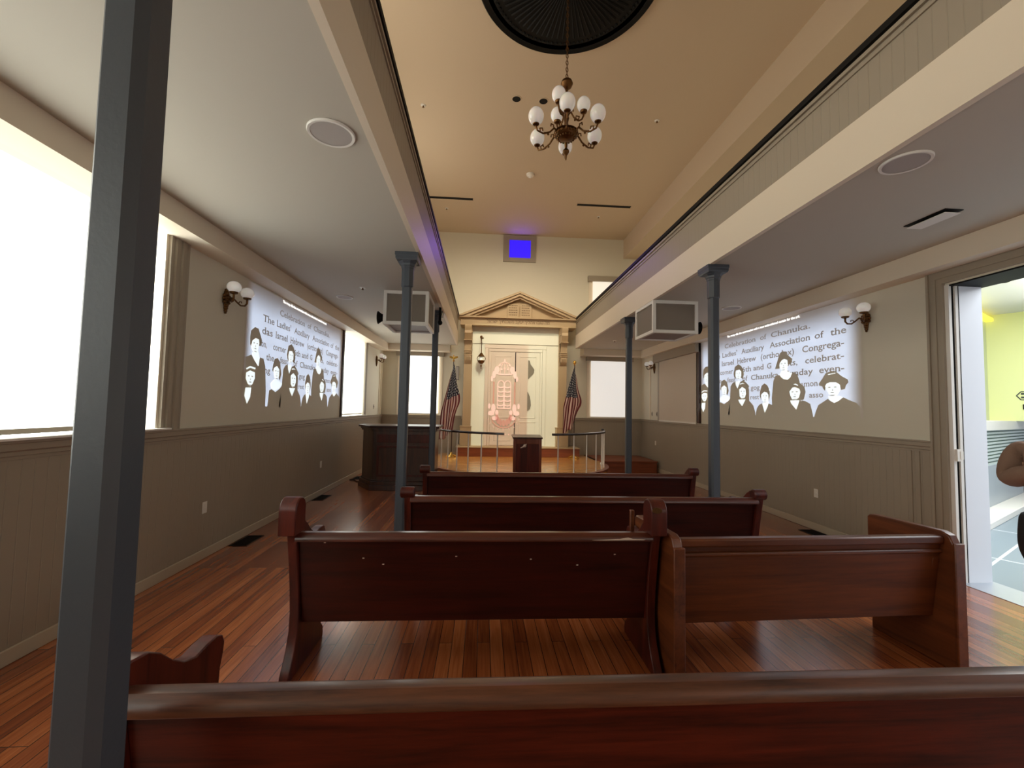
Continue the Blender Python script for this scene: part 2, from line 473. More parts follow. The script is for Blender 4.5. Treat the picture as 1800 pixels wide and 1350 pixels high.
# small blue-lit window high on the back wall
wm = struct('window_7', MB().box(.5, 1.48, YB-.05, YB, 5.99, 6.11).box(.5, 1.48, YB-.05, YB, 6.65, 6.79)
            .box(.5, .68, YB-.05, YB, 6.11, 6.65).box(1.32, 1.48, YB-.05, YB, 6.11, 6.65), M['taupe'], smooth=False)
struct('window_pane', MB().box(.68, 1.32, YB-.02, YB-.012, 6.11, 6.65), M['blue'], wm)

# ------------------------------------------------------------------ doorway on the right
dr = struct('door_1', MB().box(XR-.035, XR, 4.14, 4.29, 0, 3.16).box(XR-.045, XR, 4.2, 4.225, 0, 3.1)
            .box(XR-.035, XR, -.75, 4.14, 3.02, 3.16).box(XR-.045, XR, -.7, 4.2, 3.075, 3.1)
            .box(XR-.05, XR, 4.27, 4.295, 0, 3.165).box(XR-.05, XR, -.7, 4.295, 3.145, 3.17), M['taupe'], smooth=False)
struct('door_track', MB().box(XR-.01, XR+.02, 4.1, 4.14, 0, 3.0).box(XR+.05, XR+.08, 4.09, 4.14, 0, 3.0), M['white'], dr)
struct('door_gasket', MB().box(XR+.02, XR+.05, 4.108, 4.14, 0, 3.0).box(XR+.08, XR+.1, 4.1, 4.14, 0, 3.0), M['black'], dr)
struct('door_latch', MB().box(XR+.0, XR+.05, 4.075, 4.1, 1.2, 1.32).box(XR+.03, XR+.06, 4.07, 4.1, 1.22, 1.30), M['ivory'], dr)
struct('door_jamb', MB().box(XR+.1, XR+.35, 4.095, 4.14, 0, 3.0), plain('white_door_jamb', lin(236,240,246), .35), dr)
struct('door_head', MB().box(XR, XR+.39, -.6, 4.14, 2.985, 3.0), M['black'], dr)
struct('door_threshold', MB().box(XR-.0, XR+.39, -.6, 4.14, -.02, .004), plain('steel_threshold', lin(190,196,204), .35, metal=.5), dr)

# ------------------------------------------------------------------ lobby beyond the doorway
LA = math.radians(29)
tl, nt, b = new_mat('lobby_floor_tiles')
tc = node(nt, 'ShaderNodeTexCoord'); mp = node(nt, 'ShaderNodeMapping'); mp.inputs['Rotation'].default_value = (0,0,-LA)
br = node(nt, 'ShaderNodeTexBrick'); br.offset = 0
for k, v in (('Color1', lin(128,142,152)), ('Color2', lin(138,150,160)), ('Mortar', lin(214,220,226))): br.inputs[k].default_value = v
br.inputs['Scale'].default_value = 1; br.inputs['Mortar Size'].default_value = .016; br.inputs['Brick Width'].default_value = 1.9; br.inputs['Row Height'].default_value = 1.25
nt.links.new(tc.outputs['Object'], mp.inputs[0]); nt.links.new(mp.outputs[0], br.inputs[0]); nt.links.new(br.outputs[0], b.inputs['Base Color'])
b.inputs['Roughness'].default_value = .35
X0 = XR+.39
struct('floor_lobby', MB().box(X0, 20, -6, 20, -.1, 0), tl)
struct('ceiling_lobby', MB().box(X0, 20, -6, 20, 3.75, 3.9), plain('lobby_ceiling_paint', lin(208,208,214), .7))
d1 = Vector((Cs(LA), S(LA), 0)); d2 = Vector((-S(LA), Cs(LA), 0))
P0 = Vector((9.3, 7.4, 0))
def obox(mb, a, b, c, d, z0, z1):
    """Box in the lobby's turned axes: along the wall a..b, away from the room c..d."""
    q = [P0+d1*a+d2*c, P0+d1*b+d2*c, P0+d1*b+d2*d, P0+d1*a+d2*d]
    return mb.prism([(p.x, p.y) for p in q], 'Z', z0, z1)
struct('wall_lobby', obox(MB(), -3.4, 9, .25, .5, 0, 3.75), plain('pale_green_wall', lin(212,220,184), .5))
struct('wall_lobby_far', obox(MB(), 1.4, 1.8, -5, .3, 1.58, 3.75), plain('yellow_green_wall', lin(222,226,164), .5))
struct('trim_cove', obox(MB(), -3.4, 1.4, .14, .25, 3.62, 3.68), emit('yellow_cove_light', (1, .86, .1, 1), .6))
struct('trim_ledge', obox(MB(), -3.4, 9, -.12, .25, 1.42, 1.58), M['white'])
sl = MB()
k = .8
while k < 1.42:
    obox(sl, -3.4, 9, -.04, .06, k, k+.035); k += .06
lw = struct('trim_slats', sl, plain('pale_teal_slats', lin(206,218,212), .4))
struct('slat_backing', obox(MB(), -3.4, 9, .02, .25, .8, 1.42), plain('teal_backing', lin(150,172,164), .5), lw)
struct('trim_plinth', obox(MB(), -3.4, 9, -.06, .25, 0, .8), plain('gray_stone_plinth', lin(176,184,190), .4))
struct('trim_curb', obox(MB(), -3.4, 9, -.35, -.06, 0, .1), M['white'], bevel=.01)
AF = 1.4
sg = thing('wayfinding_sign', 'dark outlined arrow sign on the yellow-green lobby wall', 'sign', tuple(P0+d1*AF+d2*-.2+Vector((0,0,2.08))))
def on_face(mb, pts, off=.002, thick=.006):
    q2 = [P0+d1*(AF-off)+d2*c+Vector((0,0,z)) for c, z in pts]; q = [p-d1*thick for p in q2]
    n = len(q)
    return mb.add([tuple(p) for p in q]+[tuple(p) for p in q2], [tuple(range(n)), tuple(range(n,2*n))[::-1]]+[(i,(i+1)%n,(i+1)%n+n,i+n) for i in range(n)])
dk = plain('dark_sign_lettering', lin(40,48,50), .5)
a = MB()
for (u0,z0),(u1,z1) in (((-.13,2.08),(-.19,2.16)),((-.13,2.08),(-.19,2.0)),((-.19,2.16),(-.24,2.16)),((-.19,2.0),(-.24,2.0))):
    dx, dz = u1-u0, z1-z0; L = math.hypot(dx, dz); nx, nz = -dz/L*.008, dx/L*.008
    on_face(a, [(u0+nx,z0+nz),(u1+nx,z1+nz),(u1-nx,z1-nz),(u0-nx,z0-nz)])
a.build('arrow_outline', dk, sg)
for zz, c1 in ((2.1, -.36), (2.03, -.33)):
    on_face(MB(), [(-.19,zz),(c1,zz),(c1,zz+.035),(-.19,zz+.035)]).build('text_bar', dk, sg)
ns = thing('door_plate', 'small black plate on the lobby wall below the arrow sign', 'sign', tuple(P0+d1*AF+d2*-.27+Vector((0,0,1.86))))
on_face(MB(), [(-.21,1.81),(-.34,1.81),(-.34,1.91),(-.21,1.91)], .002, .02).build('plate', M['black'], ns)
dl = thing('recessed_downlight', 'small round downlight in the lobby ceiling past the doorway', 'ceiling light', (8.0, 6.1, 3.75))
MB().lathe([(.0,3.735),(.08,3.735),(.09,3.75)], (8.0,6.1,0), 20).build('trim_ring', M['white'], dl)
MB().lathe([(.0,3.73),(.05,3.73),(.05,3.735)], (8.0,6.1,0), 20).build('lamp', M['iron'], dl)

# ------------------------------------------------------------------ platform before the ark
PC = (.93, 10.75); PRD = 2.12
pts = [(PC[0]+PRD*Cs(a), PC[1]+PRD*S(a)) for a in [PI + PI*i/40 for i in range(41)]]
plat = struct('floor_platform', MB().prism(pts + [(PC[0]+PRD, YB), (PC[0]-PRD, YB)], 'Z', 0, .3), M['stage'])
pe = [(PC[0]+(PRD+.03)*Cs(a), PC[1]+(PRD+.03)*S(a)) for a in [PI + PI*i/40 for i in range(41)]]
pi_ = [(PC[0]+(PRD-.05)*Cs(a), PC[1]+(PRD-.05)*S(a)) for a in [PI + PI*i/40 for i in range(41)]]
struct('platform_nosing', MB().prism(pe + pi_[::-1], 'Z', .262, .304), M['riser'], plat)
st = struct('floor_side_platform', MB().box(3.0, 4.64, 11.35, YB, 0, .27), M['riser'])
struct('side_platform_top', MB().box(2.98, 4.66, 11.32, YB, .265, .3), M['riser'], st, bevel=.005)
# ------------------------------------------------------------------ support columns
def column(x, y, label):
    r = thing('support_column', label, 'column', (x, y, 0), 'chamfered support columns under the balconies')
    def sect(h, c):
        return [(-h+c,-h),(h-c,-h),(h,-h+c),(h,h-c),(h-c,h),(-h+c,h),(-h,h-c),(-h,-h+c)]
    rows = [[(x+a, y+b_, z) for a, b_ in sect(h, .021)] for h, z in ((.0545,0),(.0525,3.12))]
    sh = MB().grid(rows, closed=True); sh.f += [tuple(range(8))[::-1], tuple(range(8,16))]
    sh.build('shaft', M['bluegray'], r, smooth=False, bevel=.003)
    c = MB().lathe([(.054,2.98),(.07,3.0),(.07,3.2),(.076,3.21),(.076,3.225),(.084,3.235),(.09,3.255),(.10,3.265),(.115,3.285)], (x,y,0), 8, rot=PI/8)
    c.lathe([(.16,3.282),(.172,3.3),(.172,3.325),(.18,3.335),(.18,3.3685)], (x,y,0), 4, rot=PI/4)
    c.build('capital', M['bluegray'], r, smooth=False)
    MB().lathe([(.075,0),(.075,.03),(.06,.05),(.056,.06)], (x,y,0), 8, rot=PI/8).build('base_collar', M['bluegray'], r, smooth=False)
    return r
column(-.862, 1.075, 'blue-gray chamfered column closest to the camera, in front of the large left window')
column(-.89, 4.97, 'blue-gray column in front of the left projector box, left of the dark pews')
column(-.89, 7.94, 'farther left blue-gray column beside the dark reading desk and altar rail')
column(2.71, 4.95, 'blue-gray column in front of the right projected picture')
column(2.705, 7.94, 'farther right blue-gray column below the right projector box, by the side platform')

# ------------------------------------------------------------------ pews (they face the ark, +Y)
def pew_end(mb, x0, x1, y, prof):
    return mb.prism([(y+a, z) for a, z in prof], 'X', x0, x1)
ENDA = [(0,0),(.0,.04),(.035,.09),(.075,.16),(.105,.26),(.11,.36),(.095,.5),(.07,.64),(.04,.78),(.02,.87),(.03,.915),(.075,.935),
        (.14,.925),(.19,.895),(.245,.845),(.30,.808),(.36,.79),(.42,.798),(.475,.80),(.51,.785),(.525,.755),(.52,.72),(.505,.67),(.50,.58),(.515,.5),
        (.545,.44),(.54,.4),(.5,.36),(.49,.3),(.51,.26),(.515,.2),(.5,.15),(.515,.11),(.55,.08),(.56,.03),(.555,0)]
def knob(mb, x0, x1, y0, y1, z0, z1):
    """Round-topped block at the head of a pew end."""
    r = (y1-y0)/2; cy = (y0+y1)/2; p = [(y0,z0)]
    p += [(cy - r*Cs(a), z1 - r + r*S(a)) for a in [PI*i/14 for i in range(15)]] + [(y1,z0)]
    return mb.prism(p, 'X', x0, x1)
def scroll(mb, x0, x1, y, z, r):
    return mb.lathe([(r*.8,x0),(r,x0+.008),(r,x1-.008),(r*.8,x1)], (0,y,z), 18, 'X')

def pew(label, x0, x1, y, head=None, rail='rail_x', zt=.872, board='mahog_x'):
    """x0..x1 outer faces of the ends, y the rear face."""
    r = thing('church_pew', label, 'pew', ((x0+x1)/2, y, 0), 'wooden pews')
    t = .055
    # raked back board
    MB().prism([(y+.035,zt-.02),(y+.06,zt-.02),(y+.165,.285),(y+.14,.285)], 'X', x0+t, x1-t).build('backrest', M[board], r, bevel=.004)
    k = [(y-.012,zt-.05),(y-.012,zt-.03),(y,zt-.012),(y+.015,zt),(y+.05,zt),(y+.075,zt-.012),(y+.08,zt-.03),(y+.06,zt-.045),(y+.03,zt-.05)]
    MB().prism(k, 'X', x0+t-.004, x1-t+.004).build('top_rail', M[rail], r, bevel=.003)
    MB().prism([(y+.12,.42),(y+.15,.40),(y+.5,.43),(y+.53,.445),(y+.52,.465),(y+.14,.445)], 'X', x0+t, x1-t).build('seat', M['mahog_x'], r, bevel=.004)
    for a, b in ((x0, x0+t), (x1-t, x1)):
        e = pew_end(MB(), a, b, y-.02, ENDA).build('end_panel', M['mahog_y'], r, bevel=.005)
        if head == 'block':
            m = (a+b)/2
            h = knob(MB(), m-.055, m+.045, y-.06, y+.09, .868, 1.085).build('finial_block', M['mahog_y'], r, bevel=.006)
        elif head == 'scroll':
            scroll(MB(), a-.035, b+.03, y+.03, .9, .048).build('finial_scroll', M['mahog_y'], r)
    return r
p1 = pew('nearest dark pew across the foreground, with a scratched worn top rail', -1.0, 2.66, 1.245, None, 'worn_x', board='grain_x')
sc = MB().tube([(1.1,1.29,.845),(1.04,1.345,.63),(1.045,1.35,.622)], .0016, 5).tube([(1.04,1.345,.625),(1.2,1.347,.62)], .0016, 5)
sc.build('scratch', plain('pale_scratched_wood', lin(128,66,46), .5), p1)
p2 = pew('dark pew with round-topped end blocks and chipped top rail, left of the oak pew', -1.155, 1.145, 2.735, 'block')
fin = [c for c in p2.children if c.name.startswith('finial')][-1]
q = MB()
for i in range(1):
    q.prism([(1.09+.032*Cs(a)+.006, 1.028+.018*S(a)) for a in [2*PI*i/20 for i in range(20)]], 'Y', 2.672, 2.678)
pl = q.build('number_plate', M['brass'], p2); pl['label'] = 'small oval brass number plate'
pl.parent = fin
pl.location = -fin.location
ch = MB().prism([(.70,.834),(.80,.838),(.88,.842),(.93,.849),(.96,.842),(1.04,.838),(1.03,.834),(.9,.833),(.78,.832)], 'Y', 2.7205, 2.7235)
cp = ch.build('chipped_patch', plain('pale_bare_wood', lin(214,190,172), .6), p2); cp['label'] = 'pale splintered chip on the rail'
MB().box(.985,1.012, 2.84, 2.87, .80, .99).build('arm_post', M['oak_z'], p2, bevel=.004)
for x, z in ((-.72,.70),(-.6,.66),(-.15,.71),(.32,.69),(.62,.65),(.86,.72),(-.95,.80)):
    MB().box(x, x+.012, 2.764-(z-.85)*.18+.004, 2.764-(z-.85)*.18+.008, z, z+.006).build('paint_nick', MATS['pale_bare_wood'], p2)
pew('second-farthest dark pew, long, its right scroll end before the right blue-gray column', -.655, 2.56, 3.83, 'scroll')
pew('farthest dark pew, in front of the lectern and altar rail', -.69, 2.64, 5.23, 'scroll')

# the lighter oak pew with straight boxed ends
def oak_pew():
    x0, x1, y = 0, 1.97, 0
    r = thing('church_pew', 'reddish oak pew with flat-topped solid ends, nearest the doorway', 'pew', (1.178, 2.615, 0), 'wooden pews')
    org = Vector(r.location)
    def part(mb, name, mat, **kw):
        mb.v = [tuple(Vector(p)+org) for p in mb.v]; return mb.build(name, mat, r, **kw)
    part(MB().prism([(.075,.845),(.1,.845),(.17,.3),(.145,.3)], 'X', .06, x1-.06), 'backrest', M['oak_x'], bevel=.004)
    part(MB().box(.06, x1-.06, .055, .12, .80, .852).box(.06, x1-.06, .068, .09, .735, .765), 'top_rail', M['oak_x'], bevel=.012)
    part(MB().prism([(.13,.42),(.56,.44),(.57,.46),(.13,.45)], 'X', .06, x1-.06), 'seat', M['oak_x'], bevel=.004)
    for a, b in ((0,.06), (x1-.06, x1)):
        prof = [(0,0),(0,.80),(.03,.865),(.08,.882),(.56,.872),(.6,.868),(.62,.85),(.62,.5),(.6,.44),(.6,0)]
        e = part(MB().prism(prof, 'X', a, b), 'end_panel', M['oak_z'], bevel=.008)
        part(MB().box(a-.006, b+.006, -.012, .008, .0, .82), 'edge_molding', M['oak_z'], bevel=.005)
    part(MB().prism([(.09,.7),(.125,.7),(.18,.4),(.145,.4)], 'X', x1-.11, x1-.06), 'cleat', M['oak_x'], bevel=.003)
    r.rotation_euler.z = math.radians(2.2)
oak_pew()

# ------------------------------------------------------------------ dark reading desk on the left
def desk():
    r = thing('reading_desk', 'tall dark wooden reading desk with canted left corner beside the left wall', 'desk', (-1.55, 9.1, 0))
    F = [(-2.12,8.70),(-.93,8.70),(-.93,9.45),(-2.44,9.45),(-2.44,9.18)]
    def grow(pts, d):
        c = Vector((sum(p[0] for p in pts)/len(pts), sum(p[1] for p in pts)/len(pts)))
        n = len(pts); out = []
        for i in range(n):
            a, b, e = Vector(pts[i-1]), Vector(pts[i]), Vector(pts[(i+1)%n])
            u = (b-a).normalized(); v = (e-b).normalized()
            n1 = Vector((u.y,-u.x)); n2 = Vector((v.y,-v.x))
            m = (n1+n2).normalized(); out.append(tuple(b + m*(d/max(.3, m.dot(n1)))))
        return out
    MB().prism(F, 'Z', .0, 1.2).build('body', M['walnut'], r, bevel=.006)
    MB().prism(grow(F,.07), 'Z', 0, .1).prism(grow(F,.045), 'Z', .1, .17).prism(grow(F,.02), 'Z', .17, .2).build('plinth', M['walnut'], r, bevel=.006)
    MB().prism(grow(F,.03), 'Z', 1.14, 1.19).prism(grow(F,.05), 'Z', 1.17, 1.205).build('cornice', M['walnut'], r, bevel=.006)
    MB().prism(grow(F,.09), 'Z', 1.205, 1.25).build('desk_top', M['mahog_x'], r, bevel=.008)
    for x0, x1 in ((-2.04,-1.56),(-1.49,-1.0)):
        p = MB().box(x0, x1, 8.685, 8.7, .92, 1.08)
        for a in ((x0,x1,.26,.30),(x0,x1,.82,.86),(x0,x0+.04,.3,.82),(x1-.04,x1,.3,.82)):
            p.box(a[0], a[1], 8.682, 8.7, a[2], a[3])
        p.build('front_panel', M['mahog_y'], r, bevel=.004)
desk()
cb = MB().tube([(-2.55,9.55,.012),(-2.66,9.62,.012),(-2.75,9.75,.012),(-2.86,9.8,.012)], .01, 6).build('power_cord', M['black'], loc=(-2.66,9.62,0))
tag(cb, 'black cord on the floor between the reading desk and the left wall', 'cord')

# ------------------------------------------------------------------ lectern in front of the rail opening
def lectern():
    x0, x1, y0, y1, h = .585, 1.12, 8.15, 8.5, 1.1
    r = thing('lectern', 'red-brown box lectern standing between the two altar rails', 'lectern', ((x0+x1)/2, (y0+y1)/2, 0))
    MB().box(x0+.02, x1-.02, y0+.02, y1, .02, h-.03).build('body', M['lect'], r, bevel=.006)
    for a, b in ((x0, x0+.05), (x1-.05, x1)):
        MB().box(a, b, y0, y0+.03, 0, h-.02).build('corner_stile', M['lect'], r, bevel=.005)
    MB().box(x0+.05, x1-.05, y0+.006, y0+.02, .06, h-.13).build('front_panel', M['mahog_y'], r, bevel=.004)
    for a, b in ((0, .06), (h-.13, h-.02)): MB().box(x0+.05, x1-.05, y0, y0+.02, a, b).build('cross_rail', M['lect'], r, bevel=.004)
    MB().prism([(y0-.02,h-.03),(y1+.02,h),(y1+.02,h+.03),(y0-.02,h)], 'X', x0-.015, x1+.015).build('slanted_top', M['walnut'], r, bevel=.006)
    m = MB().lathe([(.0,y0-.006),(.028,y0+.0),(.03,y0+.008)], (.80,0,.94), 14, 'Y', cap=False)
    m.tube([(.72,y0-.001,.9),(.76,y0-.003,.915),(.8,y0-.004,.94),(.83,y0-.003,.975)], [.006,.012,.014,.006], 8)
    o = m.build('glare_mark', plain('pale_glare_tone', lin(226,206,190), .3, metal=.4), r)  # whitish glare on the panel, built as a pale raised shape
    o['label'] = 'small pale mark in place of glare high on the front panel'
lectern()

# ------------------------------------------------------------------ curved altar rails
def altar_rail(label, a0, a1, angs, newel):
    R = 2.04
    P = lambda a, z, rr=R: (PC[0]+rr*Cs(a), PC[1]+rr*S(a), z)
    am = (a0+a1)/2
    r = thing('altar_rail', label, 'railing', P(am, .3), 'curved altar rails')
    n = 26; rows = []
    for i in range(n+1):
        a = a0+(a1-a0)*i/n
        sec = [(-.03,1.10),(-.034,1.12),(-.026,1.14),(0,1.146),(.026,1.14),(.034,1.12),(.03,1.10),(0,1.095)]
        rows.append([P(a, z, R+d) for d, z in sec])
    h = MB().grid(rows, closed=True)
    h.f.append(tuple(range(8))[::-1]); h.f.append(tuple(range(n*8, n*8+8)))
    hr = h.build('handrail', plain('dark_handrail_wood', lin(40,20,14), .22, coat=.5), r)
    for a in angs:
        c = P(a, 0)
        MB().lathe([(.015,.3),(.016,.34),(.012,.4),(.014,.7),(.011,1.04),(.014,1.1)], c, 8).build('baluster', M['white'], r)
    c = P(newel, 0)
    MB().lathe([(.055,.3),(.055,.33),(.03,.36),(.024,.42),(.026,.7),(.022,1.05),(.028,1.1)], c, 12).build('newel_post', M['white'], r)
    MB().ball((c[0], c[1], 1.15), .036, 12, 8, (1,1,.7)).build('end_cap', MATS['dark_handrail_wood'], r)
    return r
ang = lambda x: -math.acos((x-PC[0])/2.04)
A0, A1 = -PI*.995, ang(.44)
altar_rail('left curved altar rail with dark handrail and white balusters, nearer the reading desk', A0, A1,
           [A0+(A1-A0)*t for t in (.1,.22,.34,.46,.58,.7,.82,.95)], A0)
B0, B1 = ang(1.42), -PI*.02
altar_rail('right curved altar rail with dark handrail and white balusters, nearer the side platform', B0, B1,
           [B0+(B1-B0)*t for t in (.05,.2,.35,.5,.64,.78,.9)], B1)

# ------------------------------------------------------------------ the ark
AY = 12.3
M['ark'] = plain('tan_ark_paint', lin(188,162,126), .5)
M['arkdoor'] = plain('cream_ark_panel', lin(226,220,204), .5)
def ark():
    r = thing('torah_ark', 'tan pedimented ark surround with brackets and double doors on the back wall', 'ark', (.95, AY, .3))
    # riser below
    MB().box(-.70, 2.70, AY-.32, YB-.02, .3, .54).build('riser', M['riser'], r, bevel=.006)
    MB().box(-.72, 2.72, AY-.34, YB-.02, .535, .56).build('riser_tread', M['ark'], r, bevel=.004)
    # pilasters
    for x0, x1 in ((-.565,-.335), (2.15,2.375)):
        p = MB().box(x0, x1, AY, AY+.2, .56, 3.95).build('pilaster', M['ark'], r, bevel=.005)
        d = .06
        MB().box(x0-d, x1+.02 if x0 < 0 else x1+d, AY-.06, AY+.2, .56, 1.08).box(x0-d-.01, x1+.03 if x0 < 0 else x1+d+.01, AY-.07, AY+.2, 1.08, 1.11).build('pedestal', M['ark'], r, bevel=.006)
        pr = [(AY,3.93),(AY-.30,3.93),(AY-.31,3.86),(AY-.27,3.78),(AY-.29,3.7),(AY-.24,3.6),(AY-.16,3.5),(AY-.12,3.3),(AY-.1,3.12),(AY-.13,3.06),(AY-.11,2.98),(AY-.07,2.93),(AY,2.86)]
        b = MB().prism(pr, 'X', x0+.02, x1-.02)
        br = b.build('bracket', M['ark'], r, bevel=.006)
        g = MB()
        for z in (3.1,3.16,3.22,3.5,3.72): g.box(x0+.0, x1-.0, AY-.14-(.12 if z > 3.4 else 0), AY-.02, z, z+.022)
        g.box(x0+.02, x0+.045, AY-.13, AY-.02, 2.95, 3.5).box(x1-.045, x1-.02, AY-.13, AY-.02, 2.95, 3.5)
        g.build('bracket_band', M['ark'], br, bevel=.003)
    # entablature
    en = MB().box(-.68, 2.62, AY-.12, YB-.02, 3.95, 4.17).build('entablature', M['ark'], r, bevel=.004)
    MB().box(-.72, 2.7, AY-.2, YB-.02, 4.155, 4.2).build('cornice', M['ark'], r, bevel=.006)
    # carved inscription, right to left
    heb = 'מה טובו אהליך יעקב משכנתיך ישראל'[::-1]
    vs, fs, a0, a1 = text_mesh(heb, .006)
    k = 1.78/(a1-a0)
    t = MB(); t.add([(.06+(v.x-a0)*k, AY-.1235, 4.03+v.y*.125) for v in vs], fs)
    t.build('inscription', plain('brown_carved_letters', lin(120,94,66), .6), en)
    # pediment
    xl, xr, xa, zb, za = -.76, 2.76, .975, 4.2, 4.93
    MB().prism([(xl+.25,zb),(xr-.25,zb),(xa,za-.19)], 'Y', AY, YB-.02).build('tympanum', M['ark'], r, smooth=False)
    for (x0, s) in ((xl, 1), (xr, -1)):
        for off, th, dep in ((0,.055,.24),(.055,.07,.2),(.125,.055,.14)):
            L = math.hypot(xa-x0, za-zb); ux, uz = (xa-x0)/L, (za-zb)/L
            nv = off/abs(ux); n2 = (off+th)/abs(ux)
            q = [(x0+ (nv/ (za-zb))*(xa-x0), zb), (xa, za-nv), (xa, za-n2), (x0+(n2/(za-zb))*(xa-x0), zb)]
            MB().prism(q, 'Y', AY-dep, YB-.02).build('raking_cornice', M['ark'], r, smooth=False)
    # tablets of the law in the pediment
    for cx, lines in ((.80, 5), (1.165, 5)):
        w = .165; z0 = 4.225; z1 = 4.53
        p = [(cx-w,z0),(cx+w,z0),(cx+w,z1)] + [(cx+w*Cs(a), z1+.1*S(a)) for a in [PI*i/10 for i in range(1,10)]] + [(cx-w,z1)]
        tb = MB().prism(p, 'Y', AY-.05, AY).build('tablet', M['ark'], r, bevel=.006)
        ln = MB()
        rnd = random.Random(int(cx*100))
        for i in range(lines):
            x = cx-w+.045; z = z0+.05+i*.068
            while x < cx+w-.06:
                wd = rnd.uniform(.02,.05); ln.box(x, min(x+wd, cx+w-.045), AY-.056, AY-.05, z, z+.022); x += wd+.012
        ln.build('tablet_lettering', MATS['brown_carved_letters'], tb)
    # recessed wall panel and its frame
    MB().box(-.36, 2.18, AY+.14, AY+.16, .56, 3.95).build('back_panel', M['arkdoor'], r)
    f = MB().box(-.335, 2.15, AY+.125, AY+.145, 3.46, 3.475)
    f.build('picture_rail', M['taupe'], r)
    for x0, x1, z0, z1 in ((.03,.13,.56,3.335),(1.69,1.79,.56,3.335),(.02,1.80,3.335,3.44),(.137,.2,.56,3.245),(1.62,1.683,.56,3.245),(.137,1.683,3.248,3.33)):
        MB().box(x0, x1, AY+.11, AY+.145, z0, z1).build('door_casing', M['arkdoor'], r, bevel=.008)
    for x0, x1 in ((.21,.90),(.925,1.615)):
        d = MB().box(x0, x1, AY+.125, AY+.145, .58, 3.24).build('ark_door', M['arkdoor'], r, bevel=.004)
        fr = MB()
        for z0, z1 in ((.7,1.25),(1.35,3.12)):
            a, b = x0+.11, x1-.11
            for q in ((a,b,z0,z0+.025),(a,b,z1-.025,z1),(a,a+.025,z0,z1),(b-.025,b,z0,z1)):
                fr.box(q[0], q[1], AY+.117, AY+.126, q[2], q[3])
        fr.build('panel_molding', M['arkdoor'], d, bevel=.003)
    MB().box(.902, .923, AY+.13, AY+.145, .58, 3.24).build('door_gap', M['iron'], r)
ark()
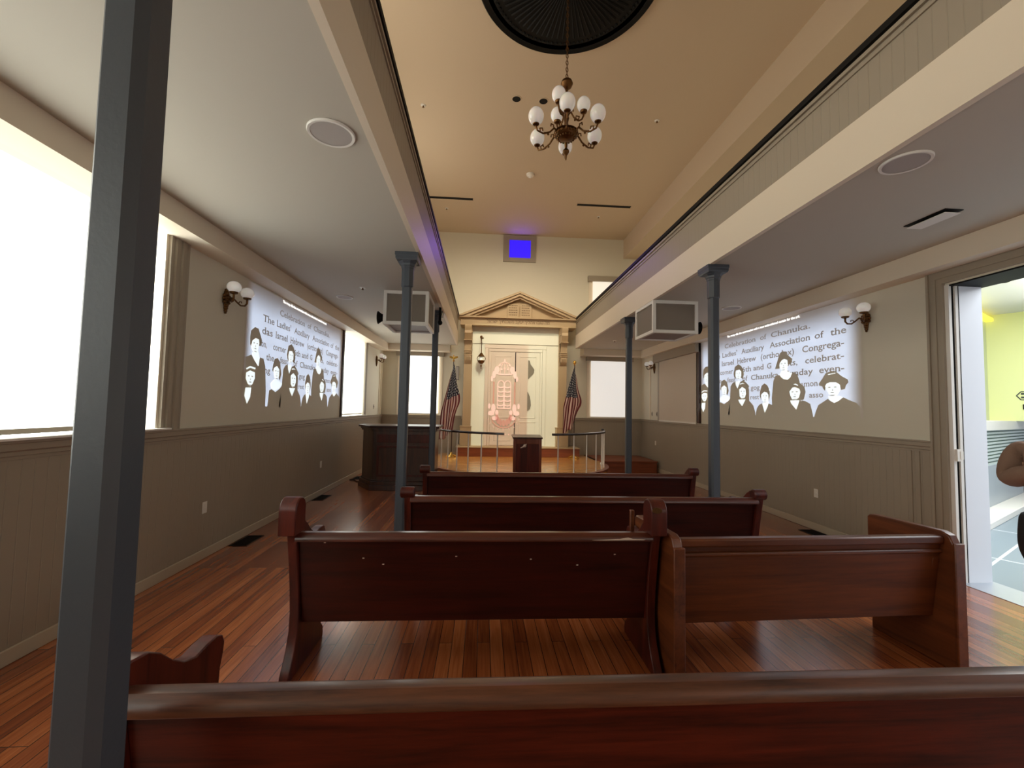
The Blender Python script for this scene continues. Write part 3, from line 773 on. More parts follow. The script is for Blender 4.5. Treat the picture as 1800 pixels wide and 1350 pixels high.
# light thrown onto the doors: an embroidered curtain and the edge of a figure
def projected_curtain():
    y = AY+.108
    r = thing('projected_curtain', 'embroidered curtain pattern projected in pink light on the ark doors', 'projection', (.6, y, 1.8))
    pk = emit('pale_pink_light', (1, .8, .7, 1), .2, lin(236,206,190))
    pk2 = emit('dull_pink_light', (1, .6, .48, 1), .1, lin(206,160,140))
    def strip(pts, w, mat, name):
        m = MB()
        for (a, b) in zip(pts, pts[1:]):
            dx, dz = b[0]-a[0], b[1]-a[1]; L = math.hypot(dx, dz) or 1
            nx, nz = -dz/L*w, dx/L*w
            m.poly([(a[0]+nx,y,a[1]+nz),(b[0]+nx,y,b[1]+nz),(b[0]-nx,y,b[1]-nz),(a[0]-nx,y,a[1]-nz)])
        return m
    def disc(m, x, z, rx, rz, n=14, yy=y):
        return m.poly([(x+rx*Cs(2*PI*i/n), yy, z+rz*S(2*PI*i/n)) for i in range(n)])
    cx = .60
    # crown
    m = MB()
    arc = lambda x, z, rx, rz, a0, a1, n=14: [(x+rx*Cs(a0+(a1-a0)*i/n), z+rz*S(a0+(a1-a0)*i/n)) for i in range(n+1)]
    for a in (-.2,-.1,0,.1,.2):
        m2 = strip([(cx+a*1.3,2.62),(cx+a*1.15,2.76),(cx+a*.6,2.9),(cx,2.97)], .008, pk, ''); m.add(m2.v, m2.f)
    for x, z in ((cx,3.0),(cx-.14,2.86),(cx+.14,2.86),(cx-.09,2.74),(cx+.09,2.74),(cx,2.76)): disc(m, x, z, .026, .03)
    m2 = strip(arc(cx, 2.66, .3, .07, PI, 2*PI), .02, pk, ''); m.add(m2.v, m2.f)
    m.build('crown_pattern', pk, r)
    # two beasts beside the crown and below
    for s in (-1, 1):
        m = MB()
        disc(m, cx+s*.22, 2.72, .07, .1); disc(m, cx+s*.3, 2.58, .05, .11); disc(m, cx+s*.36, 2.46, .035, .08)
        m.build('lion_pattern', pk, r)
        m = MB()
        disc(m, cx+s*.3, 1.62, .06, .13); disc(m, cx+s*.36, 1.48, .09, .07); disc(m, cx+s*.2, 1.5, .05, .07); disc(m, cx+s*.42, 1.68, .035, .08)
        disc(m, cx+s*.26, 1.34, .08, .06)
        m.build('leaf_pattern', pk, r)
    # tablets with scalloped lines
    m = MB()
    for s in (-1, 1):
        x = cx+s*.095
        p = [(x-.09,1.62),(x-.09,2.3)] + arc(x, 2.3, .09, .11, PI, 0) + [(x+.09,1.62),(x-.09,1.62)]
        m2 = strip(p, .013, pk, ''); m.add(m2.v, m2.f)
        for k in range(5):
            m2 = strip(arc(x, 2.2-k*.13+.05, .075, .04, PI, 2*PI, 8), .016, pk, ''); m.add(m2.v, m2.f)
    m.build('tablet_pattern', pk, r)
    m = MB()
    for k in range(7):
        a = PI+PI*(k+.5)/7
        disc(m, cx+.2*Cs(a), 1.4+.2*S(a), .045, .1)
    m2 = strip(arc(cx, 1.35, .34, .28, PI, 2*PI, 18), .012, pk, ''); m.add(m2.v, m2.f)
    m.build('shell_pattern', pk2, r)
    m = MB(); rnd = random.Random(3)
    for i in range(9):
        a = PI+PI*(i+.5)/9; x = cx+.44*Cs(a); z = 1.36+.36*S(a)
        for q in range(2): disc(m, x+rnd.uniform(-.02,.02), z+q*.035, .016, .014, 6)
    for i in range(6): disc(m, cx-.25+i*.1, .88, .018, .022, 6); 
    m.build('letter_pattern', pk, r)
    # columns at the sides
    for s in (-1, 1):
        MB().poly([(cx+s*.3-.02,y,1.75),(cx+s*.3+.02,y,1.75),(cx+s*.3+.02,y,2.38),(cx+s*.3-.02,y,2.38)]).build('column_pattern', pk2, r)
    # gray profile at the right of the pink field
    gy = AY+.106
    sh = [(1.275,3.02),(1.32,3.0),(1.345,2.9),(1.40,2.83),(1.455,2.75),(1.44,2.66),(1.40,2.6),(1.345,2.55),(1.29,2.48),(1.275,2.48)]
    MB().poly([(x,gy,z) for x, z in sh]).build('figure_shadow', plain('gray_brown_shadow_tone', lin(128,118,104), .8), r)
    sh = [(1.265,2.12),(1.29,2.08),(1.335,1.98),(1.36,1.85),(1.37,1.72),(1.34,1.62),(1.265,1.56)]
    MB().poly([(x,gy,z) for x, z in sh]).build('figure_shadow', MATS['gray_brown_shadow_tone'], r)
projected_curtain()
# hanging eternal lamp
def lamp():
    x, y = -.075, AY-.12
    r = thing('hanging_lamp', 'brass eternal lamp hanging on a chain inside the left of the ark', 'lamp', (x, y, 2.75))
    MB().tube([(x,AY+.14,3.62),(x,y+.1,3.66),(x,y+.02,3.64),(x,y,3.6)], [.02,.016,.014,.012], 8).ball((x-.01,AY+.1,3.66),.035,10,8).ball((x+.03,y+.08,3.6),.03,10,8).build('bracket', M['brass'], r)
    c = MB()
    for i in range(14): c.ball((x, y, 3.58-i*.03), .013, 8, 5, (1,1,1.3))
    c.build('chain', M['brass'], r)
    MB().lathe([(.02,3.17),(.05,3.13),(.075,3.1),(.1,3.06)], (x,y,0), 16).build('canopy', M['brass'], r)
    MB().ball((x,y,2.98), .062, 14, 10, (1,1,1.2)).build('glass_globe', M['opal'], r)
    b = MB().lathe([(.0,2.85),(.05,2.865),(.085,2.9),(.098,2.94),(.09,2.955),(.07,2.93),(.02,2.9)], (x,y,0), 16, cap=False)
    b.tube([(x-.095,y,2.94),(x-.12,y,3.0),(x-.1,y,3.06)], .01, 6).tube([(x+.095,y,2.94),(x+.12,y,3.0),(x+.1,y,3.06)], .01, 6)
    b.build('bowl', M['brass'], r)
    MB().ball((x,y,2.80),.028,10,8).ball((x,y,2.74),.018,8,6).tube([(x,y,2.72),(x,y,2.86)],.008,6).build('pendant_knob', M['brass'], r)
lamp()

# ------------------------------------------------------------------ flags
fm, nt, b = new_mat('striped_flag_cloth')
uv = node(nt, 'ShaderNodeUVMap'); sx = node(nt, 'ShaderNodeSeparateXYZ'); nt.links.new(uv.outputs[0], sx.inputs[0])
def mth(op, a, bb=None, c=None):
    n = node(nt, 'ShaderNodeMath', operation=op)
    for i, q in enumerate((a, bb, c)):
        if q is None: continue
        if isinstance(q, (int, float)): n.inputs[i].default_value = q
        else: nt.links.new(q, n.inputs[i])
    return n.outputs[0]
def mix(f, a, bb):
    n = node(nt, 'ShaderNodeMix', data_type='RGBA'); nt.links.new(f, n.inputs[0])
    for i, q in ((6, a), (7, bb)):
        if isinstance(q, tuple): n.inputs[i].default_value = q
        else: nt.links.new(q, n.inputs[i])
    return n.outputs[2]
U, V = sx.outputs[0], sx.outputs[1]
stripe = mth('GREATER_THAN', mth('MODULO', mth('MULTIPLY', V, 13), 2), 1)
red = mix(stripe, lin(96,16,24), lin(196,168,156))
cant = mth('MULTIPLY', mth('LESS_THAN', U, .44), mth('GREATER_THAN', V, .2))
# stars on an offset lattice
gu = mth('MULTIPLY', U, 26.2); gv = mth('MULTIPLY', mth('SUBTRACT', V, .46), 16.7)
row = mth('MODULO', mth('FLOOR', gv), 2)
du = mth('SUBTRACT', mth('FRACT', mth('MULTIPLY', mth('ADD', gu, row), .5)), .5)
dv = mth('SUBTRACT', mth('FRACT', gv), .5)
st_ = mth('LESS_THAN', mth('ADD', mth('MULTIPLY', mth('MULTIPLY', du, du), 4), mth('MULTIPLY', dv, dv)), .11)
blue = mix(st_, lin(16,16,36), lin(190,186,184))
nt.links.new(mix(cant, red, blue), b.inputs['Base Color']); b.inputs['Roughness'].default_value = .75
M['flag'] = fm

def flag(label, x, y, ztop, eagle, fall, flip):
    r = thing('flag', label, 'flag', (x, y, .3), 'flags beside the ark')
    MB().tube([(x,y,.36),(x,y,ztop)], .013, 8).build('pole', plain('dark_flag_pole', lin(60,34,22), .35), r)
    f = MB().lathe([(.15,.3),(.15,.31),(.1,.335),(.05,.36),(.03,.4),(.022,.43)], (x,y,0), 20)
    for i in range(5):
        a = 2*PI*i/5; f.tube([(x+.05*Cs(a),y+.05*S(a),.36),(x+.16*Cs(a),y+.16*S(a),.315)], [.02,.012], 6)
    f.build('stand', M['gold'], r)
    if eagle:
        e = MB().lathe([(.02,ztop),(.03,ztop+.03),(.012,ztop+.05)], (x,y,0), 10).ball((x,y,ztop+.1),.03,10,8,(1,1,1.6))
        for s in (-1,1):
            e.prism([(x,ztop+.1),(x+s*.05,ztop+.145),(x+s*.11,ztop+.15),(x+s*.115,ztop+.11),(x+s*.09,ztop+.1),(x+s*.03,ztop+.07)], 'Y', y-.012, y+.012)
        e.ball((x,y-.02,ztop+.16),.018,8,6)
    else:
        e = MB().lathe([(.02,ztop),(.028,ztop+.02),(.012,ztop+.04)], (x,y,0), 10).ball((x,y,ztop+.085),.05,14,10)
    e.build('finial', M['gold'], r)
    # cloth hanging in folds from the upper pole
    nu, nv = 44, 30; rows = []; uvs = []
    top = ztop-.05
    for i in range(nu+1):
        u = i/nu; row = []
        for j in range(nv+1):
            v = j/nv                       # 1 at the top of the hoist
            h = v-.5
            wid = .05+.36*min(1, u*1.7)**.8*(1-.25*max(0,u-.6)/.4)
            sx_ = -fall*.16*u**1.2
            ph = h*11+u*2.4
            fold = S(ph)*(.02+.05*u)
            z = top-.02-u*(1.83+.22*(.5-h)*flip)-.1*(1-v)*(1-u)*2-.03*Cs(ph*1.3)*u
            bx = x + sx_ + flip*h*wid + .03*S(ph*.7+1)*u
            bul = .10*math.exp(-((u-.5)/.16)**2)*max(0, h*flip*2*1)
            row.append((bx+flip*0+bul*.9, y-.03-abs(fold)-.02*u, z)); uvs.append((u, v))
        rows.append(row)
    mb = MB().grid(rows); o = mb.build('cloth', M['flag'], r, angle=80)
    ul = o.data.uv_layers.new(name='UVMap')
    for lp in o.data.loops: ul.data[lp.index].uv = uvs[lp.vertex_index]
    s = o.modifiers.new('thickness', 'SOLIDIFY'); s.thickness = .004
    return r
flag('draped stars and stripes flag with a gold eagle finial, left of the ark', -.815, 11.8, 2.86, True, .9, 1)
flag('draped stars and stripes flag with a gold ball finial, right of the ark', 2.50, 11.8, 2.84, False, 1.1, -1)
# ------------------------------------------------------------------ wall sconces with two opal globes
def sconce(label, xw, s, y, z):
    r = thing('wall_sconce', label, 'wall light', (xw, y, z), 'two-globe wall sconces')
    b = MB().lathe([(.0,.0),(.045,.0),(.05,.012),(.035,.03),(.02,.045),(0,.05)], (0,0,0), 14, 'X', cap=False)
    for i in range(10):
        a = 2*PI*i/10; b.ball((.02, .05*Cs(a), .06*S(a)), .02, 8, 6)
    for k, rr in ((-.07,.03),(-.1,.026),(-.13,.02),(-.155,.013)): b.ball((.014, 0, k), rr, 8, 6)
    for k, rr in ((.07,.03),(.1,.02)): b.ball((.014, 0, k), rr, 8, 6)
    b.tube([(.03,0,0),(.07,0,.0),(.085,0,0)], [.016,.02,.012], 8)
    fl = lambda mb: setattr(mb, 'v', [(xw+s*p[0], y+p[1], z+p[2]) for p in mb.v])
    if s < 0:
        def fl(mb):
            mb.v = [(xw-p[0], y+p[1], z+p[2]) for p in mb.v]; mb.f = [f[::-1] for f in mb.f]
    fl(b); b.build('back_plate', M['brass'], r)
    for t in (-1, 1):
        m = MB(); ex, ey = .17, t*.135
        m.tube([(.06,0,0),(.08,t*.03,.012),(.1,t*.06,-.02),(.125,t*.09,-.05),(.155,t*.12,-.045),(ex,ey,-.015),(ex,ey,.03)], [.011,.01,.009,.009,.01,.011,.012], 8)
        m.tube([(.11,t*.07,-.03),(.118,t*.08,-.005),(.13,t*.092,-.004),(.132,t*.095,-.022)], .006, 6)
        m.lathe([(.012,.025),(.04,.035),(.045,.05),(.03,.05)], (ex,ey,0), 14)
        fl(m); arm = m.build('arm', M['brass'], r)
        g = MB().ball((ex, ey, .105), .072, 18, 12, (1,1,.9)); fl(g)
        g.build('glass_globe', M['opal'], r)
    return r
sconce('two-globe brass sconce on the left wall near the camera, left of the projected picture', XL, 1, 5.02, 2.80)
sconce('small-looking two-globe sconce at the far end of the left wall, past the far window', XL, 1, 11.95, 2.86)
sconce('two-globe brass sconce on the right wall above the edge of the projected picture', XR, -1, 5.06, 2.84)
sconce('two-globe sconce at the far end of the right wall, past the closed shade', XR, -1, 11.78, 2.84)

# ------------------------------------------------------------------ medallion and chandelier
mc = (.92, 4.88)
md = thing('ceiling_medallion', 'large black round pierced rosette in the nave ceiling above the chandelier', 'ceiling rosette', (mc[0], mc[1], ZN))
MB().lathe([(1.1,ZN-.03),(1.1,ZN),(0,ZN)], (*mc,0), 72, cap=False).lathe([(0,ZN-.012),(.98,ZN-.012)], (*mc,0), 72, cap=False).build('disc', M['black'], md)
m = MB().lathe([(1.03,ZN-.03),(1.1,ZN-.045),(1.12,ZN-.02),(1.12,ZN)], (*mc,0), 72, cap=False)
m.build('rim', M['black'], md)
sp = MB()
for i in range(72):
    a = 2*PI*i/72
    sp.tube([(mc[0]+.16*Cs(a),mc[1]+.16*S(a),ZN-.018),(mc[0]+.86*Cs(a),mc[1]+.86*S(a),ZN-.018)], [.004,.014], 4)
for i in range(96):
    a = 2*PI*i/96; sp.ball((mc[0]+.94*Cs(a),mc[1]+.94*S(a),ZN-.018), .02, 6, 4)
sp.build('fretwork', plain('charcoal_fretwork', (.009,.008,.007,1), .7, spec=.2), md)

def chandelier():
    x, y = .9, 4.88
    r = thing('chandelier', 'brass chandelier with nine opal glass globes hanging from the black rosette', 'chandelier', (x, y, 4.57))
    c = MB(); k = 5.52; i = 0
    while k < ZN-.03:
        w = (.012, .004) if i % 2 else (.004, .012)
        ring = [(x+w[0]*Cs(a)*1.3, y+w[1]*Cs(a)*1.3, k+.028*S(a)) for a in [2*PI*q/8 for q in range(9)]]
        c.tube(ring, .004, 5, cap=False); k += .042; i += 1
    c.tube([(x,y,5.5),(x,y,ZN-.02)], .0035, 5)
    c.build('chain', M['brass'], r)
    MB().lathe([(0,5.4),(.03,5.41),(.055,5.43),(.072,5.47),(.06,5.505),(.03,5.52),(.012,5.54),(0,5.55)], (x,y,0), 18, cap=False).build('canopy_ball', M['brass'], r)
    MB().lathe([(.012,5.45),(.02,5.3),(.034,5.26),(.02,5.22),(.018,5.1),(.034,5.05),(.022,5.0),(.03,4.93),(.04,4.9)], (x,y,0), 14).build('stem', M['brass'], r)
    b = MB().lathe([(.02,4.79),(.05,4.795),(.1,4.81),(.125,4.83),(.135,4.855),(.12,4.87),(.14,4.88),(.12,4.895),(.07,4.905),(.03,4.92)], (x,y,0), 24)
    for i in range(18):
        a = 2*PI*i/18; b.ball((x+.128*Cs(a), y+.128*S(a), 4.85), .017, 6, 5); b.ball((x+.095*Cs(a), y+.095*S(a), 4.812), .014, 6, 5)
    b.build('body', M['brass'], r)
    MB().lathe([(.02,4.75),(.016,4.7),(.012,4.69),(.034,4.665),(.04,4.645),(.028,4.62),(.012,4.6),(.008,4.55),(0,4.54)], (x,y,0), 12, cap=False).build('finial', M['brass'], r)
    def arm(a, rad, z0, zc, r0, gr):
        d = lambda q, z: (x+q*Cs(a), y+q*S(a), z)
        m = MB().tube([d(r0,z0), d(r0+(rad-r0)*.18,z0+.035), d(r0+(rad-r0)*.38,z0-.03), d(r0+(rad-r0)*.68,z0-.07), d(rad-.02,z0-.055), d(rad,z0-.01), d(rad,zc-.1)], [.013,.012,.01,.01,.01,.011,.012], 8)
        m.tube([d(r0+(rad-r0)*.2,z0+.03), d(r0+(rad-r0)*.22,z0+.07), d(r0+(rad-r0)*.32,z0+.075), d(r0+(rad-r0)*.33,z0+.045)], .008, 6)
        m.tube([d(rad-.06,z0-.065), d(rad-.05,z0-.02), d(rad-.085,z0-.01), d(rad-.09,z0-.04)], .008, 6)
        for q in (.45,.6): m.ball(d(r0+(rad-r0)*q, z0-.06), .014, 6, 5)
        c = d(rad, 0)
        m.lathe([(.012,zc-.115),(.036,zc-.1),(.044,zc-.078),(.03,zc-.07)], c, 14)
        m.build('arm', M['brass'], r)
        MB().ball(d(rad, zc), gr, 20, 14, (1,1,1.16)).build('glass_globe', M['opal'], r)
    for i in range(6): arm(PI/6+i*PI/3-.16, .4, 4.85, 4.955, .11, .088)
    for a in (0, PI*2/3, PI*4/3): arm(a-.12, .2, 5.09, 5.215, .02, .08)
chandelier()

# ------------------------------------------------------------------ projector boxes under the aisle ceilings
M['scrim'] = glass('gray_perforated_pane', lin(150,138,124), .62, .6)
def projector_box(label, x0, x1, out):
    y0, y1, z0, z1 = 6.53, 7.32, 2.855, ZC
    r = thing('projector_box', label, 'projector box', ((x0+x1)/2, (y0+y1)/2, z0), 'ceiling projector boxes')
    t = .05; f = MB()
    for x in (x0, x1-t):
        for y in (y0, y1-t): f.box(x, x+t, y, y+t, z0, z1-.001)
    for z in (z0, z1-t-.001):
        for y in (y0, y1-t): f.box(x0+t, x1-t, y, y+t, z, z+t)
        for x in (x0, x1-t): f.box(x, x+t, y0+t, y1-t, z, z+t)
    f.build('frame', M['white'], r, bevel=.003)
    for q in ((x0+t,x1-t,y0+.02,y0+.024,z0+t,z1-t),(x0+t,x1-t,y1-.024,y1-.02,z0+t,z1-t),
              (x0+.02,x0+.024,y0+t,y1-t,z0+t,z1-t),(x1-.024,x1-.02,y0+t,y1-t,z0+t,z1-t)):
        MB().box(*q).build('side_pane', M['scrim'], r)
    MB().box(x0+t, x1-t, y0+t, y1-t, z0+.02, z0+.028).build('bottom_panel', plain('mauve_gray_panel', lin(150,138,134), .5), r)
    p = MB().box(x0+.13, x1-.13, y0+.2, y1-.2, z0+.1, z0+.27).box(x0+.25, x1-.25, y0+.17, y0+.2, z0+.13, z0+.24).box((x0+x1)/2-.04,(x0+x1)/2+.04,6.85,6.95,z0+.27,z1-.02)
    p.build('projector', M['ivory'], r, bevel=.02)
    xs = x1 if out > 0 else x0
    l = MB().lathe([(.055,0),(.055,out*.05),(.06,out*.06),(.095,out*.11),(.1,out*.115),(.08,out*.1),(.0,out*.04)], (xs, 6.72, 2.985), 20, 'X', cap=False)
    l.build('lens_hood', M['black'], r)
    return r
projector_box('white framed projector box under the left aisle ceiling, behind the blue-gray column', -1.515, -.845, -1)
projector_box('white framed projector box under the right aisle ceiling, beside the right blue-gray columns', 2.605, 3.33, 1)
mb_ = MB().box(-.8, -.76, 7.55, 7.62, 3.12, 3.369).ball((-.78,7.58,3.1),.045,10,8)
tag(mb_.build('spot_lamp', M['black'], loc=(-.78,7.58,3.2)), 'small black spotlight on the ceiling behind the left projector box', 'spotlight')

# ------------------------------------------------------------------ things in the ceilings
def speaker(label, x, y, rr=.145):
    r = thing('ceiling_speaker', label, 'speaker', (x, y, ZC), 'round ceiling speakers')
    MB().lathe([(rr-.02,ZC-.012),(rr-.004,ZC-.014),(rr,ZC-.006),(rr,ZC-.001)], (x,y,0), 40, cap=False).build('rim', M['white'], r)
    MB().lathe([(0,ZC-.01),(rr-.018,ZC-.01)], (x,y,0), 40, cap=False).build('grille', plain('gray_speaker_grille', lin(186,178,172), .7, bump=.6, scale=900), r)
speaker('round white ceiling speaker over the left aisle, nearest the camera', -1.0, 2.745)
speaker('round ceiling speaker near the left wall before the left projector box', -2.25, 7.06, .13)
speaker('round white ceiling speaker over the right aisle, nearest the camera', 2.83, 2.69)
speaker('round ceiling speaker near the right wall, right of the right projector box', 4.07, 6.86, .15)
def sprinkler(label, x, y, zc):
    r = thing('ceiling_sprinkler', label, 'sprinkler', (x, y, zc))
    MB().lathe([(.0,zc-.012),(.035,zc-.012),(.045,zc-.002),(.045,zc)], (x,y,0), 18, cap=False).build('cover', M['ivory'], r)
    MB().lathe([(.012,zc-.04),(.02,zc-.036),(.014,zc-.03),(.01,zc-.01)], (x,y,0), 10).build('head', M['brass'], r)
sprinkler('small sprinkler head over the left aisle before the projector box', -1.80, 6.44, ZC)
sprinkler('sprinkler head in the nave ceiling toward the left, level with the chandelier', -1.14, 7.3, ZN)
sprinkler('sprinkler head in the nave ceiling toward the right, level with the chandelier', 2.98, 7.31, ZN)
sprinkler('sprinkler head in the nave ceiling beyond the left slot', -1.06, 11.18, ZN)
sprinkler('sprinkler head in the nave ceiling beyond the right slot', 2.98, 11.24, ZN)
sprinkler('sprinkler head under the right aisle ceiling beside the back soffit', 3.25, 10.6, ZC)
sprinkler('sprinkler head under the left aisle ceiling beside the back soffit', -1.2, 10.9, ZC)
for x, y, lab in ((.444, 7.0, 'black round downlight opening in the nave ceiling, left of the chandelier'), (.9, 7.01, 'black round downlight opening in the nave ceiling, right behind the chandelier')):
    r = thing('downlight', lab, 'ceiling light', (x, y, ZN))
    MB().lathe([(.0,ZN-.004),(.07,ZN-.004)], (x,y,0), 24, cap=False).build('aperture', M['black'], r)
    MB().lathe([(.07,ZN-.006),(.085,ZN-.006),(.088,ZN-.001)], (x,y,0), 24, cap=False).build('ring', M['nave'], r)
r = thing('smoke_detector', 'small white smoke detector in the middle of the nave ceiling, below the chandelier in view', 'smoke detector', (.93, 9.31, ZN))
MB().lathe([(0,ZN-.07),(.05,ZN-.065),(.085,ZN-.03),(.09,ZN)], (.93,9.31,0), 22, cap=False).build('body', M['ivory'], r)
MB().lathe([(.0,ZN-.085),(.025,ZN-.083),(.03,ZN-.06)], (.93,9.31,0), 12, cap=False).build('sensor', M['ivory'], r)
for x0, x1, lab in ((-1.55, -.37, 'left thin black slot diffuser in the nave ceiling'), (2.27, 3.63, 'right thin black slot diffuser in the nave ceiling')):
    r = thing('ceiling_slot_diffuser', lab, 'air vent', ((x0+x1)/2, 10.6, ZN), 'nave ceiling slots')
    MB().box(x0, x1, 10.575, 10.635, ZN-.012, ZN-.001).build('slot', M['black'], r)
    MB().box(x0-.01, x1+.01, 10.565, 10.575, ZN-.015, ZN-.001).box(x0-.01, x1+.01, 10.635, 10.645, ZN-.015, ZN-.001).build('flange', M['black'], r)
r = thing('ceiling_diffuser', 'white rectangular drop plate vent in the right aisle ceiling near the doorway', 'air vent', (3.87, 3.45, ZC))
MB().box(3.80, 3.94, 3.29, 3.62, ZC-.03, ZC-.022).build('plate', M['white'], r, bevel=.003)
MB().box(3.785, 3.95, 3.275, 3.635, ZC-.008, ZC-.001).build('slot_shadow', M['iron'], r)
MB().box(3.86, 3.88, 3.4, 3.5, ZC-.024, ZC-.004).build('hanger', M['white'], r)

# ------------------------------------------------------------------ outlets, switches, registers
def outlet(label, x, s, y, z, switch=False):
    r = thing('light_switch' if switch else 'wall_outlet', label, 'switch' if switch else 'outlet', (x, y, z), None)
    xf = x + s*.012 if z < 1.26 else x
    MB().box(xf, xf+s*.006, y-.038, y+.038, z-.06, z+.06).build('cover_plate', M['ivory'] if not switch else M['taupe'], r, bevel=.003)
    k = MB()
    if switch: k.box(xf, xf+s*.014, y-.01, y+.01, z-.02, z+.02)
    else:
        for dz in (-.026, .026): k.box(xf, xf+s*.0085, y-.017, y+.017, z+dz-.015, z+dz+.015)
    k.build('toggle' if switch else 'socket', M['ivory'] if not switch else M['iron'], r, bevel=.002)
outlet('white outlet low on the left wall below the projected picture, nearest the camera', XL, 1, 4.845, .537)
outlet('white outlet low on the left wall near the reading desk', XL, 1, 8.14, .556)
outlet('white outlet low on the right wall, left of the doorway', XR, -1, 5.93, .524)
outlet('white outlet low on the right wall beside the side platform', XR, -1, 11.68, .76)
outlet('dark switch on the left wall below the far sconce', XL, 1, 11.85, 1.6, True)
outlet('dark switch on the right wall beside the closed shade', XR, -1, 11.62, 1.55, True)
outlet('switch plate on the right wall nearer the back corner', XR, -1, 11.95, 1.55, True)
def register(label, x0, x1, y0, y1):
    r = thing('floor_register', label, 'floor vent', ((x0+x1)/2, (y0+y1)/2, 0), 'black floor registers')
    f = MB().box(x0, x1, y0, y0+.015, 0, .006).box(x0, x1, y1-.015, y1, 0, .006).box(x0, x0+.015, y0, y1, 0, .006).box(x1-.015, x1, y0, y1, 0, .006)
    f.build('frame', M['iron'], r)
    s = MB(); y = y0+.025
    while y < y1-.02: s.box(x0+.012, x1-.012, y, y+.008, 0, .004); y += .02
    s.box(x0+.012, x1-.012, y0+.012, y1-.012, 0, .0015)
    s.build('louver', M['black'], r)
register('black floor register by the left wall, nearest the camera', -2.87, -2.67, 5.28, 5.69)
register('black floor register by the left wall, halfway to the reading desk', -2.88, -2.69, 7.73, 8.17)
register('black floor register by the left wall, hard against the reading desk', -2.86, -2.66, 9.9, 10.3)
register('black floor register by the right wall beyond the oak pew', 4.5, 4.71, 5.58, 5.98)
# slim gray box on the back wall between flag and ark
ws = thing('wall_speaker', 'slim gray upright box on the back wall between the left flag and the ark', 'speaker', (-.76, YB, 2.61))
MB().box(-.80, -.715, YB-.06, YB, 2.42, 2.82).build('housing', plain('mid_gray_plastic', lin(128,120,112), .5), ws, bevel=.006)
MB().box(-.792, -.723, YB-.064, YB-.058, 2.44, 2.80).build('grille', MATS['gray_speaker_grille'], ws)

